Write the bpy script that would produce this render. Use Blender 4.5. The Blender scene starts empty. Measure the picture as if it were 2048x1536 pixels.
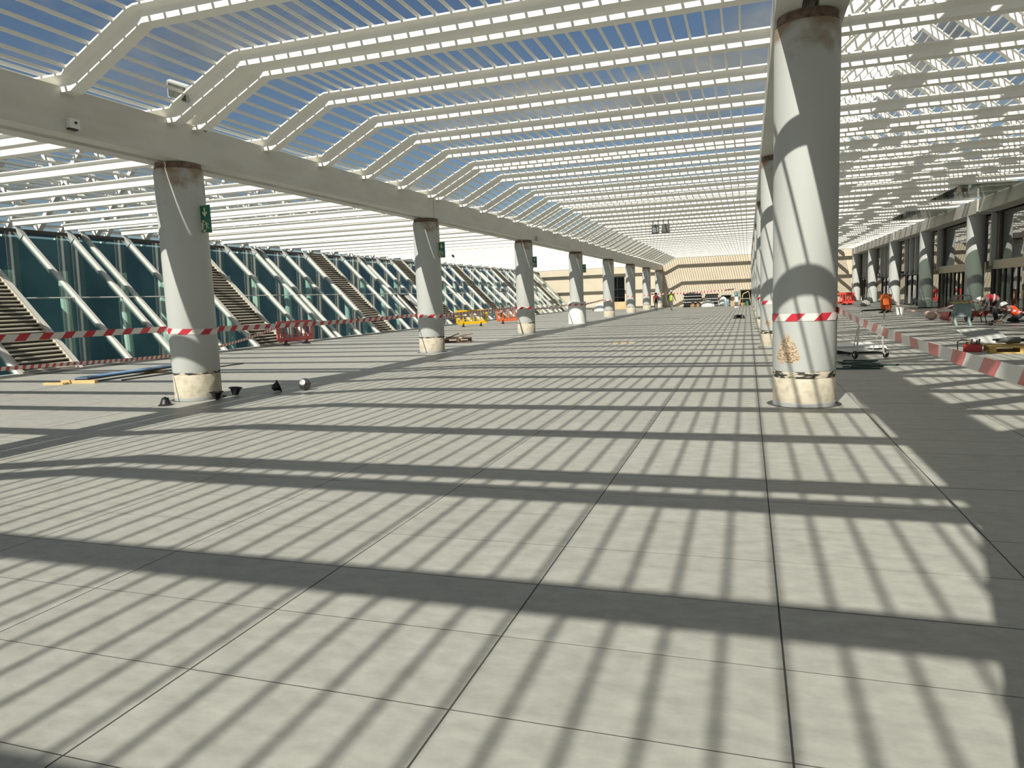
import bpy, bmesh, math, random
from mathutils import Vector, Matrix
random.seed(7)
C = bpy.context.scene.collection
sc = bpy.context.scene
PI = math.pi
# ---------------------------------------------------------------- camera, sky, sun, exposure
EYE = 1.514
cam_d = bpy.data.cameras.new('camera'); cam = bpy.data.objects.new('camera', cam_d); C.objects.link(cam)
def cam_axes(yaw, pitch, roll):
    cy, sy, cp, sp = math.cos(yaw), math.sin(yaw), math.cos(pitch), math.sin(pitch)
    f = Vector((sy*cp, cy*cp, -sp)); r = Vector((cy, -sy, 0)); u = r.cross(f)
    cr, sr = math.cos(roll), math.sin(roll)
    return cr*r+sr*u, -sr*r+cr*u, f
r_, u_, f_ = cam_axes(-0.3216976, 0.1186991, -0.0387801)
M = Matrix.Identity(4)
for i in range(3):
    M[i][0], M[i][1], M[i][2] = r_[i], u_[i], -f_[i]
M.translation = (0, 0, EYE); cam.matrix_world = M
cam_d.sensor_width = 36; cam_d.lens = 1425.5/2048*36; cam_d.clip_end = 600; cam_d.clip_start = .05
sc.camera = cam
sc.view_settings.view_transform = 'Standard'; sc.view_settings.look = 'None'
sc.view_settings.exposure = 0.0; sc.view_settings.gamma = 1.0; sc.view_settings.use_curve_mapping = False
SUN = Vector((0.228, 1.025, -1.0))
ld = bpy.data.lights.new('sun', 'SUN'); ld.energy = 6.4; ld.angle = math.radians(.53); ld.color = (1.0, .96, .85)
lo = bpy.data.objects.new('sun', ld); C.objects.link(lo); lo.location = (-6, -20, 30)
lo.rotation_euler = SUN.to_track_quat('-Z', 'Y').to_euler()
w = bpy.data.worlds.new('world'); sc.world = w; w.use_nodes = True
SKYK = .105
def build_sky():
    nt = w.node_tree; N = nt.nodes; L = nt.links
    for n in list(N): N.remove(n)
    out = N.new('ShaderNodeOutputWorld'); bg = N.new('ShaderNodeBackground'); tc = N.new('ShaderNodeTexCoord')
    sep = N.new('ShaderNodeSeparateXYZ'); L.new(tc.outputs['Generated'], sep.inputs[0])
    def mth(op, a, b=None, clamp=False):
        n = N.new('ShaderNodeMath'); n.operation = op; n.use_clamp = clamp
        if op == 'MULTIPLY_ADD': n.inputs[2].default_value = .012
        for i, v in enumerate((a, b)):
            if v is None: continue
            if isinstance(v, (int, float)): n.inputs[i].default_value = v
            else: L.new(v, n.inputs[i])
        return n.outputs[0]
    zz = mth('ADD', mth('ABSOLUTE', sep.outputs[2]), .22)
    cmb = N.new('ShaderNodeCombineXYZ'); L.new(mth('DIVIDE', sep.outputs[0], zz), cmb.inputs[0]); L.new(mth('DIVIDE', sep.outputs[1], zz), cmb.inputs[1])
    n1 = N.new('ShaderNodeTexNoise'); n1.inputs['Scale'].default_value = 1.5; n1.inputs['Detail'].default_value = 8; n1.inputs['Roughness'].default_value = .58
    mp = N.new('ShaderNodeMapping'); mp.inputs['Location'].default_value = (3.3, 1.7, 0); L.new(cmb.outputs[0], mp.inputs[0]); L.new(mp.outputs[0], n1.inputs[0])
    rmp = N.new('ShaderNodeValToRGB'); rmp.color_ramp.elements[0].position = .49; rmp.color_ramp.elements[1].position = .66
    L.new(mth('ADD', n1.outputs[0], mth('MULTIPLY_ADD', sep.outputs[0], .10)), rmp.inputs[0])
    blue = N.new('ShaderNodeTexSky'); blue.sky_type = 'NISHITA'; blue.sun_disc = False; blue.sun_elevation = math.radians(43.6); blue.sun_rotation = math.radians(192.5)
    blue.air_density = 1.0; blue.dust_density = .5; blue.ozone_density = 2.2
    sk = N.new('ShaderNodeMix'); sk.data_type = 'RGBA'; sk.blend_type = 'MULTIPLY'; sk.inputs[0].default_value = 1.0; sk.inputs[7].default_value = (SKYK*.98, SKYK, SKYK*.98, 1); L.new(blue.outputs[0], sk.inputs[6])
    n2 = N.new('ShaderNodeTexNoise'); n2.inputs['Scale'].default_value = 2.6; n2.inputs['Detail'].default_value = 6
    L.new(mp.outputs[0], n2.inputs[0])
    cr = N.new('ShaderNodeValToRGB'); cr.color_ramp.elements[0].position = .35; cr.color_ramp.elements[0].color = (.23, .25, .24, 1)
    cr.color_ramp.elements[1].position = .68; cr.color_ramp.elements[1].color = (.62, .61, .54, 1)
    L.new(n2.outputs[0], cr.inputs[0])
    mx = N.new('ShaderNodeMix'); mx.data_type = 'RGBA'
    L.new(rmp.outputs[0], mx.inputs[0]); L.new(sk.outputs[2], mx.inputs[6]); L.new(cr.outputs[0], mx.inputs[7])
    L.new(mx.outputs[2], bg.inputs[0]); bg.inputs[1].default_value = 0.62; L.new(bg.outputs[0], out.inputs[0])
build_sky()
# ---------------------------------------------------------------- materials
MATS = {}
def mat(name, col, rough=.6, metal=0., var=.0, scale=4., bump=0., spec=.5, col2=None, lo=.35, hi=.65, stretch=(1, 1, 1), rnd=0., detail=5, gen=False):
    """principled colour with an optional noise blend to col2 (or +-var) and fine relief"""
    m = bpy.data.materials.new(name); m.use_nodes = True; N = m.node_tree.nodes; L = m.node_tree.links
    b = N['Principled BSDF']; b.inputs['Roughness'].default_value = rough; b.inputs['Metallic'].default_value = metal
    b.inputs['Specular IOR Level'].default_value = spec
    c = (*col, 1); b.inputs['Base Color'].default_value = c
    if var or col2 or bump or rnd:
        tc = N.new('ShaderNodeTexCoord'); mp = N.new('ShaderNodeMapping'); mp.inputs['Scale'].default_value = stretch
        if gen: L.new(tc.outputs['Object'], mp.inputs[0])
        else:
            g = N.new('ShaderNodeNewGeometry'); L.new(g.outputs['Position'], mp.inputs[0])
        nz = N.new('ShaderNodeTexNoise'); nz.inputs['Scale'].default_value = scale; nz.inputs['Detail'].default_value = detail; nz.inputs['Roughness'].default_value = .5 if detail < 10 else .66; L.new(mp.outputs[0], nz.inputs[0])
        rp = N.new('ShaderNodeValToRGB'); rp.color_ramp.elements[0].position = lo; rp.color_ramp.elements[1].position = hi
        L.new(nz.outputs[0], rp.inputs[0])
        c2 = col2 if col2 else tuple(x*(1+var) for x in col); c1 = col if col2 else tuple(x*(1-var) for x in col)
        rp.color_ramp.elements[0].color = (*c1, 1); rp.color_ramp.elements[1].color = (*c2, 1)
        o = rp.outputs[0]
        if rnd:
            oi = N.new('ShaderNodeObjectInfo'); hs = N.new('ShaderNodeHueSaturation'); mr = N.new('ShaderNodeMapRange')
            mr.inputs[3].default_value = 1-rnd; mr.inputs[4].default_value = 1+rnd
            L.new(oi.outputs['Random'], mr.inputs[0]); L.new(mr.outputs[0], hs.inputs['Value']); L.new(o, hs.inputs['Color']); o = hs.outputs[0]
        L.new(o, b.inputs['Base Color'])
        if bump:
            bp = N.new('ShaderNodeBump'); bp.inputs['Strength'].default_value = bump; bp.inputs['Distance'].default_value = .02
            L.new(nz.outputs[0], bp.inputs['Height']); L.new(bp.outputs[0], b.inputs['Normal'])
    MATS[name] = m
    return m
def glass(name, tint, refl=1.0, rough=.02, f0=.06):
    """clear tinted pane: transparent seen head-on, mirror at grazing angles"""
    m = bpy.data.materials.new(name); m.use_nodes = True; N = m.node_tree.nodes; L = m.node_tree.links
    for n in list(N): N.remove(n)
    out = N.new('ShaderNodeOutputMaterial'); tr = N.new('ShaderNodeBsdfTransparent'); tr.inputs[0].default_value = (*tint, 1)
    gl = N.new('ShaderNodeBsdfGlossy'); gl.inputs['Roughness'].default_value = rough; gl.inputs[0].default_value = (refl, refl, refl, 1)
    lw = N.new('ShaderNodeLayerWeight'); lw.inputs[0].default_value = .5; mx = N.new('ShaderNodeMixShader')
    pw = N.new('ShaderNodeMath'); pw.operation = 'POWER'; pw.inputs[1].default_value = 5.0; L.new(lw.outputs['Facing'], pw.inputs[0])
    ma = N.new('ShaderNodeMath'); ma.operation = 'MULTIPLY_ADD'; ma.inputs[1].default_value = 1-f0; ma.inputs[2].default_value = f0; L.new(pw.outputs[0], ma.inputs[0])
    L.new(ma.outputs[0], mx.inputs[0]); L.new(tr.outputs[0], mx.inputs[1]); L.new(gl.outputs[0], mx.inputs[2]); L.new(mx.outputs[0], out.inputs[0])
    MATS[name] = m
    return m
WHITE = mat('white_paint', (.90, .88, .81), .45, var=.03, scale=1.5)
SLATM = mat('slat_paint', (.84, .83, .77), .5)
BEAMM = mat('beam_paint', (.60, .595, .55), .55, col2=(.52, .50, .44), scale=1.2, stretch=(1, .6, 3), lo=.45, hi=.8)
COLM = mat('column_paint', (.455, .47, .45), .55, var=.03, scale=2, stretch=(1, 1, .3))
BASEM = mat('bare_plaster', (.50, .455, .36), .9, col2=(.36, .315, .235), scale=9, bump=.5, lo=.45, hi=.75)
RUSTM = mat('rusty_plate', (.22, .16, .12), .8, col2=(.10, .075, .06), scale=14, bump=.4)
GAPM = mat('dark_gap', (.035, .032, .03), .9, col2=(.52, .46, .36), scale=9, lo=.50, hi=.56, stretch=(.7, .7, 2.6), detail=8)
TILEM = mat('stone_tile', (.252, .254, .227), .46, col2=(.372, .371, .335), scale=5.5, stretch=(1, 1.8, 1), rnd=.03, detail=14, lo=.28, hi=.72, bump=.04, spec=.5)
JOINTM = mat('joint_dark', (.05, .05, .045), .9)
BEIGE = mat('beige_stucco', (.55, .48, .37), .9, var=.04, scale=1.2, bump=.1)
DARKM = mat('dark_metal', (.035, .033, .030), .45, .3)
BROWNM = mat('bronze_frame', (.10, .088, .068), .4, .4)
GREYF = mat('grey_fin', (.42, .43, .42), .45, .2)
# ---------------------------------------------------------------- mesh helpers
class MB:
    def __init__(s): s.v = []; s.f = []; s.uv = None; s.mi = []
    def add(s, vs, fs, mi=0):
        b = len(s.v); s.v += [tuple(v) for v in vs]; s.f += [tuple(i+b for i in f) for f in fs]; s.mi += [mi]*len(fs)
        return s
    def box(s, x0, x1, y0, y1, z0, z1, mi=0, mtx=None):
        vs = [Vector((x, y, z)) for z in (z0, z1) for y in (y0, y1) for x in (x0, x1)]
        if mtx is not None: vs = [mtx @ v for v in vs]
        return s.add(vs, [(0, 2, 3, 1), (4, 5, 7, 6), (0, 1, 5, 4), (2, 6, 7, 3), (0, 4, 6, 2), (1, 3, 7, 5)], mi)
    def bar(s, a, b, wd, ht, up=(0, 0, 1), mi=0):
        """box from a to b, wd across and ht along up"""
        a, b = Vector(a), Vector(b); d = (b-a).normalized(); x = d.cross(Vector(up))
        x = x.normalized() if x.length > 1e-6 else Vector((1, 0, 0)); u = x.cross(d)
        vs = [p+x*i*wd/2+u*j*ht/2 for p in (a, b) for j in (-1, 1) for i in (-1, 1)]
        return s.add(vs, [(0, 1, 3, 2), (4, 6, 7, 5), (0, 4, 5, 1), (2, 3, 7, 6), (0, 2, 6, 4), (1, 5, 7, 3)], mi)
    def lathe(s, prof, n=24, c=(0, 0, 0), axis=None, caps=True, mi=0):
        c = Vector(c); q = Vector((0, 0, 1)).rotation_difference(Vector(axis)) if axis is not None else None
        vs = []
        for r, z in prof:
            for i in range(n):
                v = Vector((r*math.cos(2*PI*i/n), r*math.sin(2*PI*i/n), z))
                vs.append(c+(q @ v if q else v))
        fs = [(k*n+i, k*n+(i+1) % n, (k+1)*n+(i+1) % n, (k+1)*n+i) for k in range(len(prof)-1) for i in range(n)]
        if caps: fs += [tuple(range(n-1, -1, -1)), tuple((len(prof)-1)*n+i for i in range(n))]
        return s.add(vs, fs, mi)
    def cyl(s, a, b, r0, r1=None, n=12, mi=0):
        a, b = Vector(a), Vector(b); d = b-a
        return s.lathe([(r0, 0), (r1 if r1 is not None else r0, d.length)], n, a, d.normalized(), True, mi)
    def tube(s, pts, r, n=8, mi=0):
        pts = [Vector(p) for p in pts]; vs = []
        for i, p in enumerate(pts):
            d = (pts[min(i+1, len(pts)-1)]-pts[max(i-1, 0)]).normalized()
            x = d.cross(Vector((0, 0, 1))); x = x.normalized() if x.length > 1e-3 else Vector((1, 0, 0)); y = x.cross(d)
            vs += [p+(x*math.cos(2*PI*k/n)+y*math.sin(2*PI*k/n))*r for k in range(n)]
        m = len(pts)
        fs = [(k*n+i, k*n+(i+1) % n, (k+1)*n+(i+1) % n, (k+1)*n+i) for k in range(m-1) for i in range(n)]
        fs += [tuple(range(n-1, -1, -1)), tuple((m-1)*n+i for i in range(n))]
        return s.add(vs, fs, mi)
    def prism(s, poly, axis, a, b, mi=0):
        """polygon extruded along an axis: axis 'x': poly (y,z); 'y': (x,z); 'z': (x,y)"""
        n = len(poly); mk = {'x': lambda p, t: (t, p[0], p[1]), 'y': lambda p, t: (p[0], t, p[1]), 'z': lambda p, t: (p[0], p[1], t)}[axis]
        vs = [mk(p, a) for p in poly]+[mk(p, b) for p in poly]
        fs = [tuple(range(n)), tuple(range(2*n-1, n-1, -1))]+[(i, i+n, (i+1) % n+n, (i+1) % n) for i in range(n)]
        return s.add(vs, fs, mi)
    def sweep(s, sect, path, mi=0):
        """section (y, h) swept along a path of (x, z) points"""
        n = len(sect); vs = []
        for x, z in path: vs += [(x, y, z+h) for y, h in sect]
        fs = [(k*n+i, k*n+(i+1) % n, (k+1)*n+(i+1) % n, (k+1)*n+i) for k in range(len(path)-1) for i in range(n)]
        fs += [tuple(range(n-1, -1, -1)), tuple((len(path)-1)*n+i for i in range(n))]
        return s.add(vs, fs, mi)
    def mesh(s, name, mats, smooth=False):
        me = bpy.data.meshes.new(name); me.from_pydata(s.v, [], s.f)
        for m in (mats if isinstance(mats, (list, tuple)) else [mats]): me.materials.append(m)
        if any(s.mi): me.polygons.foreach_set('material_index', s.mi)
        bm = bmesh.new(); bm.from_mesh(me); bmesh.ops.recalc_face_normals(bm, faces=bm.faces); bm.to_mesh(me); bm.free()
        if smooth:
            me.polygons.foreach_set('use_smooth', [True]*len(me.polygons))
            try: me.set_sharp_from_angle(angle=math.radians(40))
            except Exception: pass
        me.update()
        return me
    def build(s, name, mats, parent=None, loc=(0, 0, 0), smooth=False):
        return link(name, s.mesh(name, mats, smooth), parent, loc)
def link(name, me, parent=None, loc=(0, 0, 0), rz=0):
    o = bpy.data.objects.new(name, me); C.objects.link(o); o.location = loc; o.rotation_euler = (0, 0, rz)
    if parent is not None: o.parent = parent
    return o
def tag(o, label, cat, group=None, kind=None):
    if label: o['label'] = label
    if cat: o['category'] = cat
    if group: o['group'] = group
    if kind: o['kind'] = kind
    return o
def empty(name, loc=(0, 0, 0), rz=0):
    return link(name, None, None, loc, rz)
def struct(name, label=None, cat=None):
    o = empty(name); tag(o, label, cat, kind='structure'); return o
def copy_tree(o, parent=None):
    c = o.copy(); C.objects.link(c)
    if parent is not None: c.parent = parent
    for ch in [x for x in o.children]: copy_tree(ch, c)
    return c
# ---------------------------------------------------------------- module of the hall
PER = 9.82; COL0 = 10.03; LX, RX, FX = -9.13, .70, 10.25
OFFS = (0, .55, 2.42, 4.26, 6.10, 7.96)
BEAMY = [9.50+PER*k+o for k in range(-2, 8) for o in OFFS]
BEAMY = [y for y in BEAMY if y < 78.6]
WALLY = 79.35
CR = .389
# ---------------------------------------------------------------- floor
floor = struct('floor', 'grey stone tiled terrace floor striped with roof shadows', 'floor')
MB().box(-19.2, 11.4, -14, 95, -.35, -.0020).build('slab', JOINTM, floor)
X0, Y0, TW, TD = -2.259, 1.687, 1.2, .6
GX, GY = .0042, .0034
def hole_cut(o, cx, cy, r):
    cut = MB().lathe([(r, -1), (r, 1)], 48, (cx, cy, 0)).build('cutter', JOINTM)
    md = o.modifiers.new('b', 'BOOLEAN'); md.object = cut; md.operation = 'DIFFERENCE'; md.solver = 'EXACT'
    dg = bpy.context.evaluated_depsgraph_get(); me = bpy.data.meshes.new_from_object(o.evaluated_get(dg))
    o.modifiers.clear(); o.data = me; bpy.data.objects.remove(cut)
holes = [(x, COL0+PER*k, .46) for x in (LX, RX) for k in range(0, 8)]
tile_me = MB().box(GX, TW-GX, GY, TD-GY, -.03, 0).mesh('tile', TILEM)
tiles = []
for i in range(-15, 12):
    for j in range(-18, 133):
        x, y = X0+i*TW, Y0+j*TD
        if x < -18.9 or x > 10.6 or y > WALLY: continue
        cut = [h for h in holes if x-h[2] < h[0] < x+TW+h[2] and y-h[2] < h[1] < y+TD+h[2]]
        tiles.append((x, y, cut))
def in_view(x, y):
    d = Vector((x+.6, y+.3, -EYE)); c = d.dot(f_)
    if c < .5: return False
    px, py = 1024+1425.5*d.dot(r_)/c, 768-1425.5*d.dot(u_)/c
    return -250 < px < 2300 and py < 1900
tiles.sort(key=lambda t: (0 if in_view(t[0], t[1]) else 1, math.hypot(t[0]+.6, t[1]+.3)))
far = MB(); cutlist = []
for n, (x, y, cut) in enumerate(tiles):
    z = random.uniform(-.0012, .0)
    if n < 296:
        o = link('tile', tile_me, floor, (x, y, z))
        for h in cut: cutlist.append((o, h))
    elif cut and y < 40:
        o = MB().box(GX, TW-GX, GY, TD-GY, -.03, 0).build('tile_ring', TILEM, floor, (x, y, 0)); o['kind'] = 'stuff'
        for h in cut: cutlist.append((o, h))
    else: far.box(x+GX, x+TW-GX, y+GY, y+TD-GY, -.03, z)
far.build('far_tiles', TILEM, floor)['kind'] = 'stuff'
for o, h in cutlist:
    o.data = o.data.copy(); cutter = None
bpy.context.view_layer.update()
for o, h in cutlist: hole_cut(o, *h)
# ---------------------------------------------------------------- crossbeams and slats of the roof
ceiling = struct('ceiling', 'white slatted pergola roof of kinked crossbeams over the hall', 'ceiling')
BH = .20
SECT = [(0, 0), (0, .125), (-.025, .150), (-.065, .168), (-.11, .176), (-.11, BH), (.20, BH), (.20, 0)]
PATH = [(-22.75, 4.51), (-8.62, 4.51), (-7.33, 5.178), (10.0, 5.188)]
SECT_L = [(0, 0), (0, .13), (-.02, .155), (-.045, .172), (-.065, .180), (-.065, BH), (.20, BH), (.20, 0)]
def sweep_oh(mb, pts):
    """beam section swept along (x, z, overhang) points"""
    n = len(SECT); vs = []
    for x, z, oh in pts: vs += [(x, y if y >= 0 else y*oh/.11, z+h) for y, h in SECT]
    fs = [(k*n+i, k*n+(i+1) % n, (k+1)*n+(i+1) % n, (k+1)*n+i) for k in range(len(pts)-1) for i in range(n)]
    fs += [tuple(range(n-1, -1, -1)), tuple((len(pts)-1)*n+i for i in range(n))]
    return mb.add(vs, fs)
cross_me = sweep_oh(MB(), [(-9.12, 4.51, .11), (-8.62, 4.51, .11), (-8.52, 4.562, .142), (-7.43, 5.126, .142), (-7.33, 5.178, .11), (10.0, 5.188, .11)]).sweep(SECT_L, [PATH[0], (-9.12, 4.51)]).mesh('crossbeam', WHITE)
for y in BEAMY: link('crossbeam', cross_me, ceiling, (0, y, 0))
P = .2455
ST = .029; SH = .045
slat_me = MB().box(-ST/2, ST/2, -12.5, WALLY, 0, SH).mesh('slat', SLATM)
spots = []
L1 = math.hypot(1.29, .668)
d = .05
xs = -9.47
while xs < -8.62: spots.append((xs, 4.51+BH)); xs += P
t = .10
while t < L1: spots.append((-8.62+1.29*t/L1, 4.51+BH+.668*t/L1)); t += P
k = math.ceil((-7.33+1.831)/P)
while -1.831+k*P < .05:
    x = -1.831+k*P; k += 1
    if not (.28 < x < 1.12): spots.append((x, 5.188+BH))
for x, z in spots: link('slat', slat_me, ceiling, (x, 0, z))
# ---------------------------------------------------------------- long beams on the column rows
def long_beam(name, xs, z0, z1, label):
    g = struct(name, label, 'beam')
    joints = [9.88+PER*k for k in (-3, -1, 1, 3, 5)]+[WALLY]
    for a, b in zip(joints[:-1], joints[1:]):
        m = MB()
        for x0, x1 in xs: m.box(x0, x1, a+.02, b-.02, z0, z1)
        zz = z0+.06
        m.box(xs[0][1]-.004, xs[-1][0]+.004, a+.5, a+.62, zz, z1-.05); m.box(xs[0][1]-.004, xs[-1][0]+.004, b-.62, b-.5, zz, z1-.05)
        m.build('girder', BEAMM, g)
    return g
lbeam = long_beam('beam', [(-9.50, -9.225), (-9.055, -8.79)], 3.975, 4.59, 'grey twin girder running over the left column row')
rbeam = long_beam('beam', [(.313, .61), (.80, 1.138)], 4.84, 5.385, 'grey twin girder with cable tray over the right column row')
MB().box(.61, .80, -12, WALLY, 5.06, 5.10).build('tray_cover', BEAMM, rbeam)
tr = MB()
for q in (.665, .685, .705, .73): tr.box(q-.007, q+.007, -12, 79, 5.035, 5.06)
tr.build('cable', mat('cream_cable', (.72, .68, .56), .5), rbeam)
FASC_SHADE = mat('beam_paint_shaded', (.50, .49, .44), .55, col2=(.40, .365, .31), scale=1.2, stretch=(1, .6, 3), lo=.45, hi=.8)  # darker copy of the beam paint, the fascia's shade put into its colour
fb = struct('beam', 'grey fascia beam above the glass shop front', 'beam')
jj = [37.9+19.64*k for k in (-3, -2, -1, 0, 1, 2)]+[WALLY]
for a, b in zip(jj[:-1], jj[1:]):
    MB().box(9.87, 10.65, a+.16, b-.16, 4.57, 5.19).build('girder', FASC_SHADE, fb)
MB().box(10.2, 10.60, -12, WALLY, 4.60, 5.05).build('core', DARKM, fb)
# ---------------------------------------------------------------- columns
def stain_paint(name, top):
    """column paint with rust stains gathered under the bearing plate and faint vertical runs"""
    m = mat(name, (.455, .47, .45), .55, var=.03, scale=2, stretch=(1, 1, .3)); N = m.node_tree.nodes; L = m.node_tree.links; b = N['Principled BSDF']
    src = b.inputs['Base Color'].links[0].from_socket
    tc = N.new('ShaderNodeTexCoord'); sp = N.new('ShaderNodeSeparateXYZ'); L.new(tc.outputs['Object'], sp.inputs[0])
    mr = N.new('ShaderNodeMapRange'); mr.inputs[1].default_value = top-1.1; mr.inputs[2].default_value = top; mr.inputs[3].default_value = -.34; mr.inputs[4].default_value = .24; L.new(sp.outputs[2], mr.inputs[0])
    nz = N.new('ShaderNodeTexNoise'); nz.inputs['Scale'].default_value = 3.2; nz.inputs['Detail'].default_value = 7; L.new(tc.outputs['Object'], nz.inputs[0])
    ad = N.new('ShaderNodeMath'); ad.operation = 'ADD'; L.new(mr.outputs[0], ad.inputs[0]); L.new(nz.outputs[0], ad.inputs[1])
    rp = N.new('ShaderNodeValToRGB'); rp.color_ramp.elements[0].position = .50; rp.color_ramp.elements[1].position = .72; L.new(ad.outputs[0], rp.inputs[0])
    mx = N.new('ShaderNodeMix'); mx.data_type = 'RGBA'; L.new(rp.outputs[0], mx.inputs[0]); L.new(src, mx.inputs[6]); mx.inputs[7].default_value = (.27, .20, .14, 1)
    L.new(mx.outputs[2], b.inputs['Base Color']); return m
def column_meshes(h, zj, tj, pm, nk):
    shaft = MB().lathe([(CR-.006, zj+tj/2), (CR, zj+tj/2+.02), (CR, h-.05), (CR-.004, h)], 64).mesh('shaft', pm, True)
    base = MB().lathe([(CR-.006, .05), (CR-.004, zj-tj/2-.01), (CR-.012, zj-tj/2)], 64).mesh('bare_base', BASEM, True)
    ring = MB().lathe([(CR-.014, zj-tj/2-.02), (CR-.007, zj-tj/2+.005), (CR-.004, zj), (CR-.007, zj+tj/2), (CR-.014, zj+tj/2+.03)], 64).mesh('cracked_joint', GAPM, True)
    foot = MB().lathe([(CR-.002, -.03), (CR-.002, .052), (CR-.02, .055)], 64).mesh('foot_ring', GREYF, True)
    neck = MB().lathe([(CR-.015, h-.01), (CR-.015, h+.03), (CR-.03, h+.035), (CR-.03, h+nk)], 48).mesh('bearing_plate', RUSTM, True)
    return [('shaft', shaft), ('bare_base', base), ('cracked_joint', ring), ('foot_ring', foot), ('bearing_plate', neck)]
lm_, rm_ = column_meshes(3.865, .46, .035, stain_paint('column_paint_left', 3.95), .105), column_meshes(4.71, .41, .085, stain_paint('column_paint_right', 4.78), .125)
def column(x, y, ms, label):
    e = empty('column', (x, y, 0)); tag(e, label, 'column', None, 'structure')
    for n, me in ms: link(n, me, e)
    return e
ORD = ['nearest', 'second', 'third', 'fourth', 'fifth', 'sixth', 'seventh', 'eighth']
LCOL = []; RCOL = []
column(RX, COL0-PER, rm_, 'round grey column right beside the viewpoint, only its shadow seen')
for k in range(8):
    LCOL.append(column(LX, COL0+PER*k, lm_, f'round grey column, {ORD[k]} from the viewpoint in the left row'))
    RCOL.append(column(RX, COL0+PER*k, rm_, f'round grey column, {ORD[k]} from the viewpoint in the right row'))
def patch(col, a0, a1, z0, z1, seed, label):
    """irregular flake of lost paint, bent to the column"""
    random.seed(seed); vs = []; n = 26; am, zm = (a0+a1)/2, (z0+z1)/2
    for i in range(n):
        t_ = 2*PI*i/n; k = random.uniform(.78, 1.05); a = math.radians(am+(a1-a0)/2*k*math.cos(t_)*(1.15-.45*math.sin(t_))/1.1); z = zm+(z1-z0)/2*k*math.sin(t_)
        vs.append((math.cos(a), math.sin(a), z))
    a = math.radians(am); vs.append((math.cos(a), math.sin(a), zm)); r = CR+.0022; m_ = CR+.0012
    pts = [(x*m_, y*m_, z) for x, y, z in vs[:-1]]+[((x*.8+vs[-1][0]*.2)*r, (y*.8+vs[-1][1]*.2)*r, zm+(z-zm)*.8) for x, y, z in vs[:-1]]
    pts = [tuple(c*(rr/math.hypot(p[0], p[1])) for c in p[:2])+(p[2],) for p, rr in [(q, m_ if i < n else r) for i, q in enumerate(pts)]]
    fs = [(i, (i+1) % n, n+(i+1) % n, n+i) for i in range(n)]
    half = n//2
    for i in range(half):
        A, B = n+i, n+(i+1) % n; D, E_ = n+(n-i) % n, n+(n-i-1) % n
        if len({A, B, D, E_}) >= 3: fs.append(tuple(dict.fromkeys((A, B, E_, D))))
    o = MB().add(pts, fs).build('chipped_patch', CHIP, col); o['label'] = label
CHIP = mat('chipped_render', (.56, .44, .31), .95, col2=(.24, .17, .11), scale=34, bump=.9, lo=.44, hi=.60, stretch=(1, 1, 1.6), detail=8)
patch(RCOL[0], 212, 258, .54, .93, 4, 'rough brown patch of lost render')
patch(RCOL[1], 225, 250, .56, .74, 9, 'small patch of lost render')
# ---------------------------------------------------------------- pitched slatted roof over the right bay
roof = struct('roof', 'white pitched slatted roof rising above the right bay', 'roof')
RB = [(1.0, 5.40), (5.0, 9.15), (9.0, 5.40)]
raf_me = MB().sweep([(0, 0), (0, .25), (-.06, .27), (-.06, .30), (.22, .30), (.22, 0)], RB).mesh('rafter', WHITE)
for y in BEAMY: link('rafter', raf_me, roof, (0, y, 0))
for sgn in (-1, 1):
    for q in range(1, 23):
        tt = q/22.4
        link('slat', slat_me, roof, (5.0+sgn*4.0*tt, 0, 9.15-3.75*tt+.30))
# ---------------------------------------------------------------- end wall
wf = struct('wall_far', 'beige end wall closing the hall in the distance', 'wall')
m = MB()
m.prism([(-9.5, 0), (-9.5, 4.5), (-8.62, 4.50), (-7.33, 5.17), (10.9, 5.18), (10.9, 0)], 'y', WALLY, WALLY+.4)
m.box(-27, -14.6, WALLY, WALLY+.4, -1, 4.5); m.box(-12.9, -9.5, WALLY, WALLY+.4, 0, 4.5); m.box(-14.6, -12.9, WALLY, WALLY+.4, 3.5, 4.5)
m.build('plaster', BEIGE, wf)
MB().box(-12.9, -14.6, WALLY+.05, WALLY+.08, 0, 3.5).build('pane', glass('door_glass', (.25, .32, .34)), wf)
m = MB()
for x in (-14.6, -13.75, -12.95): m.box(x, x+.06, WALLY+.02, WALLY+.10, 0, 3.5)
for z in (1.2, 2.1, 3.42): m.box(-14.6, -12.9, WALLY+.02, WALLY+.10, z, z+.06)
m.build('door_frame', DARKM, wf)
MB().box(-14.6, -12.9, WALLY+.9, WALLY+1, 0, 3.5).build('dark_lobby', mat('lobby_dark', (.16, .19, .20), .8), wf)
# ---------------------------------------------------------------- sloping glass wall on the left
wl = struct('wall_left', 'sloping green glass wall with white mullions and louvre bays', 'wall')
SX, SK, ST_Z = -18.5, -.966, 4.36
def onwall(y, z, off=0.):
    n = Vector((.695, 0, .719))
    return Vector((SX+SK*z, y, z))+n*off
GLASS_L = glass('sloping_glass', (.60, .78, .75), .9)
MULL = mat('mullion_paint', (.60, .585, .55), .45)
LOUV = mat('louvre_paint', (.52, .485, .40), .5)
mull_me = MB().bar(onwall(0, -.05, .03), onwall(0, ST_Z, .03), .115, .15, (1, 0, 0)).mesh('mullion', MULL)
cap_me = MB().bar(onwall(0, ST_Z-.25, .02), onwall(0, ST_Z+.06, .02), .17, .18, (1, 0, 0)).mesh('mullion_cap', MATS['grey_fin'])
ys = [y+.1 for y in BEAMY if y > 3]
lou_n = 0
lslat = {}
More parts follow.
